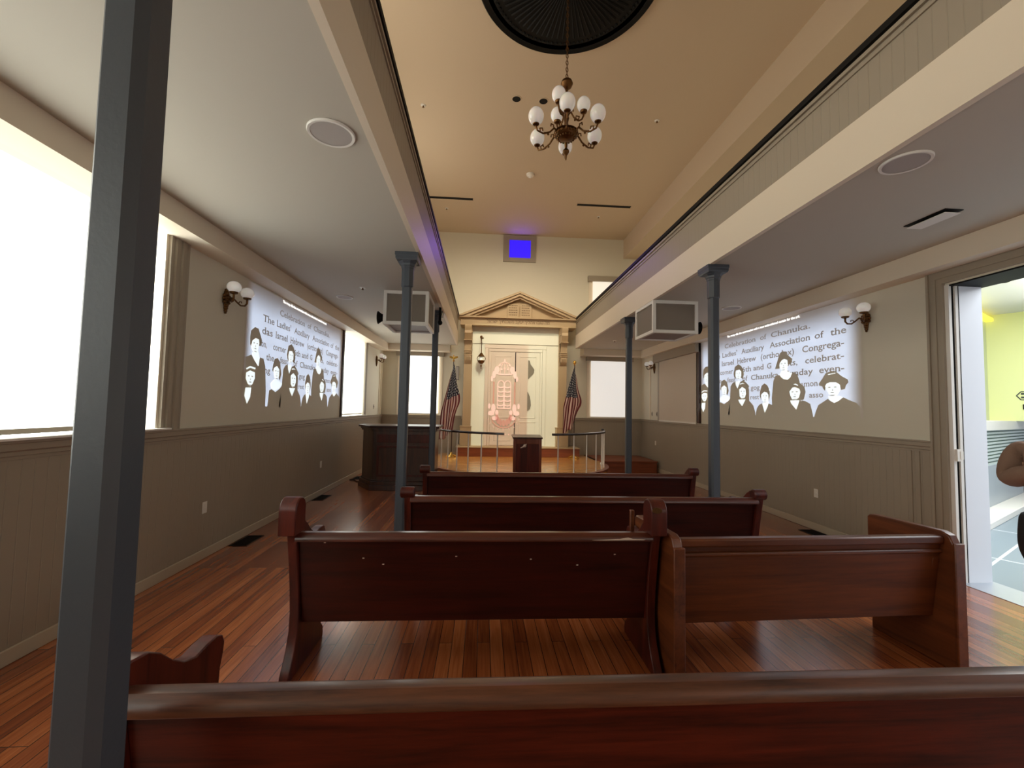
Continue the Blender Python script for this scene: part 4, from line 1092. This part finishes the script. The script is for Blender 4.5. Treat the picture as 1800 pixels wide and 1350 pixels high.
# ------------------------------------------------------------------ the two projected pictures
WOMEN = {"a":{"body":[[0.011,2.205],[0.154,2.248],[0.258,2.177],[0.355,2.117],[0.392,2.237],[0.497,2.229],[0.561,2.13],[0.609,1.807],[0.614,1.567],[0.026,1.567],[0.019,1.96]],"hat":[[0.093,2.465],[0.112,2.549],[0.211,2.606],[0.311,2.6],[0.381,2.517],[0.425,2.458],[0.396,2.388],[0.345,2.381],[0.336,2.464],[0.246,2.469],[0.163,2.43],[0.133,2.353],[0.102,2.376]],"face":[[0.154,2.42],[0.246,2.469],[0.337,2.455],[0.352,2.41],[0.322,2.322],[0.256,2.287],[0.186,2.306],[0.142,2.355]],"neck":[[0.17,2.277],[0.332,2.314],[0.383,2.227],[0.364,2.122],[0.258,2.177]]},"b":{"band":[[0.035,2.067],[0.133,2.102],[0.278,2.092],[0.27,2.071],[0.135,2.082],[0.045,2.053]],"face":[[0.041,2.014],[0.138,2.048],[0.265,2.031],[0.273,1.959],[0.214,1.882],[0.16,1.853],[0.091,1.885],[0.039,1.944]],"neck":[[0.043,1.83],[0.19,1.836],[0.175,1.719],[0.1,1.633],[0.026,1.732]]},"c":{"body":[[2.526,2.259],[2.566,2.22],[2.624,2.184],[2.714,2.169],[2.778,2.205],[2.817,2.273],[2.878,2.268],[2.925,2.238],[2.971,2.132],[2.98,2.046],[3.005,1.578],[2.355,1.561],[2.333,1.888],[2.38,2.167],[2.423,2.239]],"hat":[[2.6,2.631],[2.672,2.618],[2.722,2.566],[2.76,2.531],[2.827,2.488],[2.814,2.432],[2.776,2.409],[2.719,2.406],[2.721,2.477],[2.644,2.503],[2.591,2.491],[2.543,2.441],[2.535,2.359],[2.426,2.36],[2.455,2.422],[2.512,2.546],[2.547,2.606]],"face":[[2.591,2.487],[2.657,2.498],[2.72,2.468],[2.725,2.396],[2.692,2.341],[2.627,2.32],[2.555,2.348],[2.529,2.406],[2.544,2.45]],"neck":[[2.588,2.332],[2.692,2.336],[2.717,2.299],[2.81,2.265],[2.778,2.205],[2.714,2.169],[2.624,2.184],[2.566,2.22],[2.526,2.259],[2.561,2.302]]},"d":{"body":[[2.77,1.809],[2.83,1.756],[2.896,1.704],[2.945,1.79],[3.011,1.84],[3.08,1.831],[3.179,1.788],[3.205,1.706],[3.23,1.612],[3.229,1.575],[2.637,1.56],[2.681,1.792]],"hat":[[2.749,2.039],[2.825,2.088],[2.899,2.106],[3.005,2.087],[3.073,2.041],[3.094,1.965],[3.057,1.857],[3.011,1.84],[2.977,1.875],[2.991,1.986],[2.968,2.021],[2.873,2.051],[2.812,2.036],[2.755,1.985],[2.723,1.995]],"face":[[2.754,1.981],[2.818,2.04],[2.873,2.046],[2.968,2.016],[2.984,1.96],[2.953,1.884],[2.881,1.847],[2.808,1.865],[2.772,1.923]],"neck":[[2.77,1.844],[2.964,1.845],[2.939,1.79],[2.896,1.704],[2.83,1.76],[2.782,1.804]],"band":[[2.837,2.092],[2.898,2.097],[2.946,2.073],[2.934,2.063],[2.886,2.081]]},"e":{"body":[[3.505,1.857],[3.534,1.833],[3.61,1.797],[3.686,1.827],[3.761,1.871],[3.867,1.828],[3.961,1.797],[4.01,1.747],[4.022,1.597],[3.245,1.576],[3.285,1.69],[3.329,1.771]],"hat":[[3.347,2.077],[3.411,2.138],[3.473,2.213],[3.563,2.233],[3.65,2.223],[3.741,2.154],[3.839,2.103],[3.851,2.065],[3.81,2.03],[3.791,1.978],[3.727,1.97],[3.711,2.042],[3.646,2.077],[3.54,2.083],[3.48,2.062],[3.457,1.968],[3.428,1.993],[3.408,2.034],[3.351,2.045]],"face":[[3.459,2.032],[3.49,2.07],[3.559,2.081],[3.646,2.073],[3.71,2.035],[3.704,1.974],[3.67,1.915],[3.593,1.89],[3.526,1.919],[3.488,1.975]],"neck":[[3.505,1.888],[3.679,1.891],[3.743,1.875],[3.686,1.83],[3.61,1.801],[3.534,1.84]],"band":[[3.513,2.196],[3.64,2.206],[3.644,2.196],[3.518,2.184]]},"f":{"body":[[1.145,2.139],[1.217,2.206],[1.304,2.221],[1.37,2.089],[1.455,2.202],[1.521,2.218],[1.648,2.153],[1.725,2.055],[1.731,1.491],[1.101,1.471],[1.125,1.977]],"hat":[[1.291,2.501],[1.402,2.541],[1.493,2.502],[1.557,2.428],[1.58,2.34],[1.538,2.256],[1.473,2.289],[1.499,2.385],[1.442,2.438],[1.324,2.429],[1.306,2.34],[1.339,2.268],[1.271,2.303],[1.246,2.375]],"face":[[1.315,2.399],[1.409,2.436],[1.491,2.405],[1.498,2.317],[1.44,2.262],[1.373,2.261],[1.314,2.32]],"neck":[[1.304,2.211],[1.439,2.233],[1.455,2.202],[1.37,2.089],[1.32,2.15]]},"g":{"body":[[1.392,1.881],[1.514,1.759],[1.62,1.877],[1.737,1.847],[1.842,1.772],[1.899,1.643],[1.895,1.451],[1.046,1.418],[1.105,1.795],[1.247,1.864]],"hat":[[1.421,2.126],[1.455,2.202],[1.554,2.235],[1.649,2.182],[1.741,2.111],[1.678,2.076],[1.646,2.001],[1.661,1.934],[1.621,1.897],[1.623,2.059],[1.536,2.111],[1.437,2.076],[1.403,2.009]],"face":[[1.429,2.067],[1.52,2.111],[1.623,2.068],[1.638,1.982],[1.597,1.916],[1.516,1.889],[1.443,1.939]],"neck":[[1.392,1.879],[1.62,1.882],[1.514,1.759],[1.433,1.822]],"band":[[1.455,2.173],[1.537,2.183],[1.601,2.165],[1.537,2.169],[1.455,2.158]]},"h":{"body":[[0.711,1.819],[0.789,1.839],[0.913,1.801],[1.052,1.856],[1.143,1.916],[1.176,1.774],[1.171,1.423],[0.677,1.404]],"hat":[[0.793,2.176],[0.833,2.259],[0.928,2.284],[1.02,2.237],[1.055,2.143],[1.082,2.06],[1.035,1.969],[0.999,2.001],[1.009,2.124],[0.926,2.17],[0.822,2.133],[0.811,2.07],[0.773,2.103]],"face":[[0.821,2.112],[0.917,2.165],[1.009,2.124],[1.008,2.032],[0.943,1.982],[0.868,2.005]],"neck":[[0.751,1.913],[0.867,1.979],[0.98,1.971],[1.125,1.926],[1.052,1.867],[0.913,1.827],[0.789,1.849]]},"i":{"body":[[1.944,1.726],[2.003,1.78],[2.088,1.807],[2.154,1.647],[2.252,1.805],[2.357,1.77],[2.351,1.468],[1.903,1.451],[1.913,1.643]],"hat":[[2.035,2.006],[2.079,2.104],[2.157,2.144],[2.231,2.105],[2.283,2.032],[2.295,1.945],[2.266,1.84],[2.229,1.982],[2.147,2.002],[2.062,1.951],[2.068,1.861],[2.027,1.925]],"face":[[2.069,1.951],[2.147,1.998],[2.255,1.954],[2.254,1.884],[2.212,1.823],[2.144,1.815],[2.089,1.861]],"neck":[[2.088,1.802],[2.259,1.827],[2.224,1.744],[2.154,1.647]],"band":[[2.267,2.033],[2.283,2.041],[2.299,2.027],[2.283,2.011]]}}
def light_field_material():
    """Projected light: pale blue, fading softly at its edges; it adds to the wall paint's own reflection."""
    m, nt, b = new_mat('projected_light')
    b.inputs['Base Color'].default_value = lin(222,212,197); b.inputs['Roughness'].default_value = .6
    uv = node(nt, 'ShaderNodeUVMap'); sx = node(nt, 'ShaderNodeSeparateXYZ'); nt.links.new(uv.outputs[0], sx.inputs[0])
    def mr(src, a, c, lo=0, hi=1):
        n = node(nt, 'ShaderNodeMapRange', interpolation_type='SMOOTHSTEP')
        for i, q in zip((1,2,3,4), (a, c, lo, hi)): n.inputs[i].default_value = q
        nt.links.new(src, n.inputs[0]); return n.outputs[0]
    def mul(a, c, op='MULTIPLY'):
        n = node(nt, 'ShaderNodeMath', operation=op)
        for i, q in enumerate((a, c)):
            if isinstance(q, (int, float)): n.inputs[i].default_value = q
            else: nt.links.new(q, n.inputs[i])
        return n.outputs[0]
    u, v = sx.outputs[0], sx.outputs[1]
    f = mul(mul(mr(u, 0, .05), mr(u, 1, .93)), mr(v, 1, .72, .10, 1))
    nz = node(nt, 'ShaderNodeTexNoise'); nz.inputs['Scale'].default_value = 9; nz.inputs['Detail'].default_value = 5
    nt.links.new(uv.outputs[0], nz.inputs['Vector'])
    f = mul(f, mul(mul(nz.outputs['Fac'], .5), .75, 'ADD'))
    b.inputs['Emission Color'].default_value = lin(196,214,240)
    nt.links.new(mul(f, PROJ), b.inputs['Emission Strength'])
    return m
PROJ = .5
M['proj'] = light_field_material()
M['unlit'] = M['cream']
M['ink'] = emit('gray_projected_ink', lin(150,165,190), .085, lin(206,190,165))
M['bright'] = emit('projected_white_light', lin(226,240,244), .6, lin(222,212,197))
M['caption'] = emit('projected_caption_white', (1,1,1,1), .9, lin(206,200,190))
M['feature'] = emit('projected_feature_gray', lin(176,190,198), .1, lin(222,212,197))
LINES = [
 (2.895, .085, [('Celebration',.947,1.915),('of',2.048,2.215),('Chanuka.',2.33,3.2)]),
 (2.722, .092, [('The',.43,.78),("Ladies'",.863,1.364),('Auxiliary',1.5,2.152),('Association',2.296,3.19),('of',3.282,3.45),('the',3.565,3.83)]),
 (2.555, .095, [('das',.42,.74),('Israel',.845,1.254),('Hebrew',1.37,1.93),('(orthodox)',2.06,2.86),('Congrega-',3.035,3.79)]),
 (2.385, .09, [('ion,',.38,.58),('corner',.777,1.22),('6th',1.52,1.78),('and',1.85,2.13),('G',2.223,2.33),('Sts,',2.68,2.93),('celebrat-',3.09,3.785)]),
 (2.222, .09, [('the',.578,.82),('feast',1.03,1.3),('of',1.53,1.68),('Chanuka',1.78,2.5),('Sunday',2.66,3.24),('even-',3.355,3.785)]),
 (2.045, .085, [('ing',.5,.72),('syna',1.45,1.72),('gog',1.77,2.02),('cere',2.86,3.04),('mon',3.06,3.32)]),
 (1.88, .08, [('rest',1.76,2.0),('asso',3.155,3.42)]),
]
def picture(label, xw, s, ymap):
    zc = 2.36
    P = lambda u, z, d: (xw+s*d, ymap(u), z)
    rev = (ymap(1) < ymap(0)) == (s > 0)
    r = thing('projected_picture', label, 'projection', (xw, ymap(2), zc), 'old newspaper picture projected on the side walls')
    def sheet(polys, d, mat, name, parent):
        m = MB()
        for p in polys: m.poly([P(u, z, d) for u, z in p])
        return m.build(name, mat, parent, smooth=False)
    nu, nv = 24, 12
    u0, u1, z0, z1 = -.03, 4.06, 1.6, 3.148
    rows = [[P(u0+(u1-u0)*i/nu, z0+(z1-z0)*j/nv, .002) for i in range(nu+1)] for j in range(nv+1)]
    o = MB().grid(rows).build('light_field', M['proj'], r, smooth=False)
    ul = o.data.uv_layers.new(name='UVMap')
    for lp in o.data.loops:
        k = lp.vertex_index; ul.data[lp.index].uv = ((k % (nu+1))/nu, (k // (nu+1))/nv)
    for zb, cap, words in LINES:
        for wd, a, b in words:
            vs, fs, x0, x1 = text_mesh(wd, .014)
            k = (b-a)/(x1-x0)
            wm_ = MB().add([P(a+(v.x-x0)*k, zb+v.y*cap/.70, .0035) for v in vs], fs)
            for sa, sb, ya, yb in serifs(vs, fs):
                wm_.poly([P(a+(sx_-x0)*k, zb+sy_*cap/.70, .0035) for sx_, sy_ in ((sa,ya),(sb,ya),(sb,yb),(sa,yb))])
            wm_.build('printed_word', M['ink'], r, smooth=False)
    vs, fs, x0, x1 = text_mesh('The group gifts the congregation with a new embroidered curtain for the ark.', .02)
    k = 1.97/(x1-x0)
    MB().add([P(1.03+(v.x-x0)*k, 3.098+v.y*.055, .004) for v in vs], fs).build('caption', M['caption'], r, smooth=False)
    for key, g in WOMEN.items():
        f = None
        if 'body' in g:
            b = [(u, max(z, 1.597)) for u, z in g['body']]
            f = sheet([b], .005 if key in 'aceghi' else .0055, M['unlit'], 'pictured_woman', r)
        else:
            f = sheet([[(.0,1.6),(.32,1.6),(.33,2.0),(.26,2.12),(.05,2.12),(-.02,2.0)]], .0052, M['unlit'], 'pictured_woman', r)
        front = key in 'bdgi'
        d = .0075 if front else .006
        if 'hat' in g: sheet([g['hat']], d+.0004, M['unlit'], 'hat', f)
        if 'neck' in g: sheet([g['neck']], d, M['bright'], 'neckline', f)
        sheet([g['face']], d+.0008, M['bright'], 'face', f)
        us = [p[0] for p in g['face']]; zs = [p[1] for p in g['face']]
        uc, zc_ = sum(us)/len(us), (min(zs)+max(zs))/2; w, h = (max(us)-min(us)), (max(zs)-min(zs))
        el = lambda cu, cz, ru, rz: [(uc+w*cu+w*ru*Cs(2*PI*i/10), zc_+h*cz+h*rz*S(2*PI*i/10)) for i in range(10)]
        for nm, e_ in (('eye',(-.2,.14,.1,.035)),('eye',(.2,.14,.1,.035)),('mouth',(0,-.24,.14,.03)),('nose',(.02,-.06,.035,.06)),('chin_shade',(0,-.44,.2,.03))):
            sheet([el(*e_)], d+.0012, M['feature'], nm, f)
        if 'band' in g: sheet([g['band']], d+.0012, M['bright'], 'hat_band', f)
    return r
picture('projected newspaper picture of women in hats on the left wall', XL, 1, lambda u: 5.488+.891*u)
picture('projected newspaper picture of women in hats on the right wall', XR, -1, lambda u: 9.2-u)

# ------------------------------------------------------------------ person at the doorway
def skinned(name, mat, parent, org, pts, edges, root=0, sub=2):
    me = bpy.data.meshes.new(name); o = bpy.data.objects.new(name, me); COL.objects.link(o)
    if parent: o.parent = parent
    bm = bmesh.new(); ly = bm.verts.layers.skin.verify()
    vs = []
    for p, rr in pts:
        v = bm.verts.new(Vector(p)-Vector(org)); v[ly].radius = rr if isinstance(rr, tuple) else (rr, rr); vs.append(v)
    for a, b in edges: bm.edges.new((vs[a], vs[b]))
    roots = root if isinstance(root, (list, tuple)) else [root]
    for q in roots: vs[q][ly].use_root = True
    bm.to_mesh(me); bm.free(); me.materials.append(mat)
    sk = o.modifiers.new('skin', 'SKIN'); sk.use_smooth_shade = True; sk.branch_smoothing = .6
    sb = o.modifiers.new('smooth', 'SUBSURF'); sb.levels = sub; sb.render_levels = sub
    return o
def person():
    org = (4.31, 3.07, 0)
    r = thing('person', 'person in a brown fleece jacket and black trousers standing at the doorway edge', 'person', org)
    skin = plain('skin_tone', lin(206,160,132), .5)
    fleece = plain('brown_fleece', lin(150,122,104), .95, bump=1.0, scale=260, var=.12)
    black = plain('black_trouser_cloth', (.012,.012,.014,1), .8)
    # right side of the body is toward +Y; the figure faces -X
    hip, chest, nk = (4.330,3.070,.95), (4.330,3.070,1.32), (4.320,3.070,1.48)
    rs, re, rw = (4.34,3.25,1.40), (4.33,3.325,1.14), (4.16,3.02,1.24)
    ls, le, lw = (4.340,2.890,1.40), (4.30,2.79,1.13), (4.16,2.90,1.26)
    rk, ra, rt = (4.36,3.17,.5), (4.36,3.10,.08), (4.15,3.10,.045)
    lk, la, lt = (4.300,2.950,.5), (4.380,2.930,.08), (4.180,2.910,.045)
    body = skinned('body', skin, r, org,
        [(hip,(.14,.11)),((4.330,3.070,1.12),(.135,.1)),(chest,(.15,.11)),(nk,.055),((4.310,3.070,1.56),.06),((4.305,3.070,1.63),(.085,.098)),((4.315,3.070,1.71),.075),
         ((4.35,3.2,1.36),.035),(re,.03),(rw,.026),(ls,.04),(le,.03),(lw,.026),
         ((4.330,3.160,.88),.085),(rk,.058),(ra,.042),((4.330,2.980,.88),.085),(lk,.058),(la,.042),(rt,.03),(lt,.03)],
        [(0,1),(1,2),(2,3),(3,4),(4,5),(5,6),(2,7),(7,8),(8,9),(2,10),(10,11),(11,12),(0,13),(13,14),(14,15),(0,16),(16,17),(17,18),(15,19),(18,20)])
    for w, el, sy in ((rw, re, 1), (lw, le, -1)):
        wv = Vector(w); d = (wv-Vector(el)).normalized(); side = Vector((0,0,1)); out = d.cross(side).normalized()
        palm = wv + d*.05
        pts = [(tuple(wv), .026), (tuple(palm), (.036,.018))]; ed = [(0,1)]
        for i, (o_, L) in enumerate(((-.03,.065),(-.01,.075),(.01,.07),(.03,.055))):
            b0 = palm + d*.035 + side*o_; b1 = b0 + d*L*.5 - out*sy*.004; b2 = b1 + d*L*.35 + out*sy*.018
            k = len(pts); pts += [(tuple(b0),.0095),(tuple(b1),.009),(tuple(b2),.0075)]; ed += [(1,k),(k,k+1),(k+1,k+2)]
        t0 = wv + d*.02 + side*.03; t1 = t0 + d*.03 + side*.02; t2 = t1 + d*.025 + side*.004
        k = len(pts); pts += [(tuple(t0),.012),(tuple(t1),.0105),(tuple(t2),.0085)]; ed += [(0,k),(k,k+1),(k+1,k+2)]
        skinned('hand', skin, r, org, pts, ed, 0, 1)
    skinned('jacket', fleece, r, org,
        [((4.330,3.070,.90),(.18,.15)),((4.330,3.070,1.12),(.18,.14)),((4.330,3.070,1.34),(.185,.14)),((4.320,3.070,1.46),.08),
         (rs,.12),((4.34,3.31,1.27),.098),(re,.088),((4.24,3.17,1.2),.082),((4.18,3.06,1.235),.055),(ls,.095),(le,.085),(lw,.052)],
        [(0,1),(1,2),(2,3),(2,4),(4,5),(5,6),(6,7),(7,8),(2,9),(9,10),(10,11)], 0)
    skinned('trousers', black, r, org,
        [((4.330,3.070,.93),(.12,.12)),((4.330,3.165,.84),.105),((4.300,3.170,.66),.095),(rk,.075),((4.300,3.170,.28),.066),(ra,.06),((4.330,2.975,.84),.105),(lk,.075),(la,.06)],
        [(0,1),(1,2),(2,3),(3,4),(4,5),(0,6),(6,7),(7,8)], 0)
    for a, t in ((ra, rt), (la, lt)):
        heel = (a[0]+.05, a[1], .045)
        mid = tuple((Vector(a)*.45+Vector(t)*.55))
        skinned('shoe', M['black'], r, org, [(heel,.042),((mid[0],mid[1],.045),(.046,.042)),((t[0]+.04,t[1],.04),(.046,.036)),((t[0],t[1],.034),(.034,.03)),((a[0],a[1],.09),.045)], [(0,1),(1,2),(2,3),(0,4)], 0)
    hair = MB().ball((4.335,3.070,1.67), .108, 18, 12, (1,.92,1.0)).build('hair', plain('dark_brown_hair', lin(52,36,28), .6, bump=.6, scale=90), r)
    fc = MB().tube([(4.225,3.070,1.655),(4.202,3.070,1.625),(4.220,3.070,1.615)], [.008,.014,.01], 8)
    fc.ball((4.232,3.035,1.652), .013, 10, 8).ball((4.232,3.105,1.652), .013, 10, 8)
    fc.tube([(4.232,3.045,1.578),(4.223,3.070,1.574),(4.232,3.095,1.578)], .007, 6)
    fc.ball((4.320,3.168,1.63), .024, 8, 8, (.8,.4,1.4)).ball((4.320,2.972,1.63), .024, 8, 8, (.8,.4,1.4))
    fc.build('face_features', skin, r)
person()

# ------------------------------------------------------------------ unseen glowing windows, added as fill light
M['rear'] = emit('rear_fill_glow', (1, .985, .96, 1), .8)
for n_, (a, b) in enumerate(((3.1,4.3),)):
    wm = struct('window_8', MB().box(a-.1, b+.1, YR, YR+.02, 1.35, 3.2), M['taupe'])
    struct('window_pane', MB().box(a, b, YR+.02, YR+.03, 1.42, 3.1), M['rear'], wm)
wm = struct('window_9', MB().box(XR-.02, XR, -2.4, -.85, 1.35, 3.15), M['taupe'])
struct('window_pane', MB().box(XR-.03, XR-.02, -2.3, -.95, 1.42, 3.1), M['rear'], wm)
for n_, y0 in enumerate((.5, 4.0, 7.5)):  # unseen gallery windows, added to light the right parapet and fascia
    wm = struct('window_%d' % (10+n_), MB().box(XL, XL+.02, y0-.1, y0+1.7, 4.35, 6.1), M['taupe'])
    struct('window_pane', MB().box(XL+.02, XL+.03, y0, y0+1.6, 4.42, 6.0), MATS['gallery_fill_glow'] if 'gallery_fill_glow' in MATS else emit('gallery_fill_glow', (1,.96,.84,1), 2.7), wm)
# ------------------------------------------------------------------ light
W = bpy.data.worlds.new('world'); SC.world = W; W.use_nodes = True
W.node_tree.nodes['Background'].inputs[0].default_value = (.75,.8,.9,1); W.node_tree.nodes['Background'].inputs[1].default_value = .5

def area(name, loc, rot, sx, sy, power, col, spread=180):
    l = bpy.data.lights.new(name, 'AREA'); l.shape = 'RECTANGLE'; l.size = sx; l.size_y = sy; l.energy = power; l.color = col
    l.spread = math.radians(spread)
    o = bpy.data.objects.new(name, l); COL.objects.link(o); o.location = loc; o.rotation_euler = rot
    return o
# unseen warm uplights added on the gallery floors to brighten the nave ceiling
area('gallery_fill_uplight', (-1.5, 5.0, 3.75), (PI, 0, 0), .5, 12, 15, (1,.85,.64))
area('gallery_fill_uplight', (3.4, 5.0, 3.75), (PI, 0, 0), .5, 12, 15, (1,.85,.64))
# area lights added to brighten the lobby and its wall
area('lobby_fill_light', (7.4, 4.0, 3.7), (0, 0, 0), 3.6, 8, 290, (.92,.96,1))
area('lobby_wall_fill', (8.6, 6.0, 3.6), (math.radians(55), 0, LA), 3, .4, 14, (1,.97,.85))
area('back_wall_fill', (.93, 8.6, 6.72), (math.radians(42), 0, 0), 4.5, .3, 40, (1,.87,.64), 92)  # unseen light added to brighten the back wall
# area light added at the small high window to carry its blue glow
area('blue_window_light', (1.0, YB-.08, 6.38), (math.radians(-95), 0, 0), .6, .5, 1.6, (.22,.1,1))
for tx, ty, tz in ((FL, 6.6, 3.98), (FR, 7.6, 4.0)):  # spots added to throw the purple patches onto the parapets
    l = bpy.data.lights.new('purple_patch_spot', 'SPOT'); l.energy = 45; l.color = (.3,.12,1); l.spot_size = math.radians(17); l.spot_blend = 1; l.shadow_soft_size = .05
    o = bpy.data.objects.new('purple_patch_spot', l); COL.objects.link(o); o.location = (1.0, YB-.2, 6.3)
    o.rotation_euler = (Vector((tx, ty, tz))-o.location).to_track_quat('-Z', 'Y').to_euler()
# spot added at the left ceiling opening to brighten the platform
l = bpy.data.lights.new('platform_fill_spot', 'SPOT'); l.energy = 120; l.color = (1,.86,.66); l.spot_size = math.radians(40); l.spot_blend = .6; l.shadow_soft_size = .06
o = bpy.data.objects.new('platform_fill_spot', l); COL.objects.link(o); o.location = (.444, 7.0, ZN-.03)
o.rotation_euler = (Vector((.93, 10.0, .3))-o.location).to_track_quat('-Z', 'Y').to_euler()
# projector throwing cream and pink light onto the ark, from the ceiling opening behind the chandelier
L = bpy.data.lights.new('ark_projector_light', 'SPOT'); L.energy = 225; L.spot_size = math.radians(120); L.spot_blend = 0; L.shadow_soft_size = .02
LO = bpy.data.objects.new('ark_projector_light', L); COL.objects.link(LO)
lx, ly, lz = .9, 7.01, 6.74
LO.location = (lx, ly, lz); LO.rotation_euler = (PI/2, 0, 0)
L.use_nodes = True; nt = L.node_tree; em = nt.nodes['Emission']
tc = node(nt, 'ShaderNodeTexCoord'); sx = node(nt, 'ShaderNodeSeparateXYZ'); nt.links.new(tc.outputs['Normal'], sx.inputs[0])
def mt(op, a, c):
    n = node(nt, 'ShaderNodeMath', operation=op)
    for i, q in enumerate((a, c)):
        if isinstance(q, (int, float)): n.inputs[i].default_value = q
        else: nt.links.new(q, n.inputs[i])
    return n.outputs[0]
dep = mt('ABSOLUTE', sx.outputs[2], 0)
u = mt('DIVIDE', sx.outputs[0], dep); v = mt('DIVIDE', sx.outputs[1], dep)
D_ = AY+.13-ly
def inside(x0, x1, z0, z1):
    r = None
    for op, q, k in (('GREATER_THAN',u,(x0-lx)/D_),('LESS_THAN',u,(x1-lx)/D_),('GREATER_THAN',v,(z0-lz)/D_),('LESS_THAN',v,(z1-lz)/D_)):
        c = mt(op, q, k); r = c if r is None else mt('MULTIPLY', r, c)
    return r
full = inside(-.33, 2.15, .5, 3.86); pink = inside(.03, 1.27, .5, 3.46)
mx = node(nt, 'ShaderNodeMix', data_type='RGBA'); nt.links.new(pink, mx.inputs[0])
mx.inputs[6].default_value = (.88,.94,.71,1); mx.inputs[7].default_value = (.42,.15,.095,1)
nt.links.new(mx.outputs[2], em.inputs[0]); nt.links.new(mt('DIVIDE', full, mt('POWER', dep, 3)), em.inputs[1])

# ------------------------------------------------------------------ camera
cam = bpy.data.cameras.new('camera'); co = bpy.data.objects.new('camera', cam); COL.objects.link(co); SC.camera = co
cam.sensor_width = 36; cam.lens = 764.678/1800*36; cam.clip_start = .05
yaw, pit, rol = (-0.065908, 0.054114, -0.019698)
cy, sy, cp, sp_, cr, sr = Cs(yaw), S(yaw), Cs(pit), S(pit), Cs(rol), S(rol)
fwd = Vector((-sy*cp, cy*cp, sp_)); rt = Vector((cy, sy, 0)); dn = -rt.cross(fwd)
R_ = rt*cr + dn*sr; Dn = -rt*sr + dn*cr
mw = Matrix.Identity(4)
for i in range(3):
    mw[i][0] = R_[i]; mw[i][1] = -Dn[i]; mw[i][2] = -fwd[i]
mw[2][3] = 1.65
co.matrix_world = mw

# ------------------------------------------------------------------ view
SC.view_settings.view_transform = 'Standard'; SC.view_settings.look = 'None'
SC.view_settings.exposure = .8; SC.view_settings.gamma = 1; SC.view_settings.use_curve_mapping = False
SC.cycles.use_denoising = True
SC.cycles.max_bounces = 8; SC.cycles.diffuse_bounces = 5; SC.cycles.sample_clamp_indirect = 6
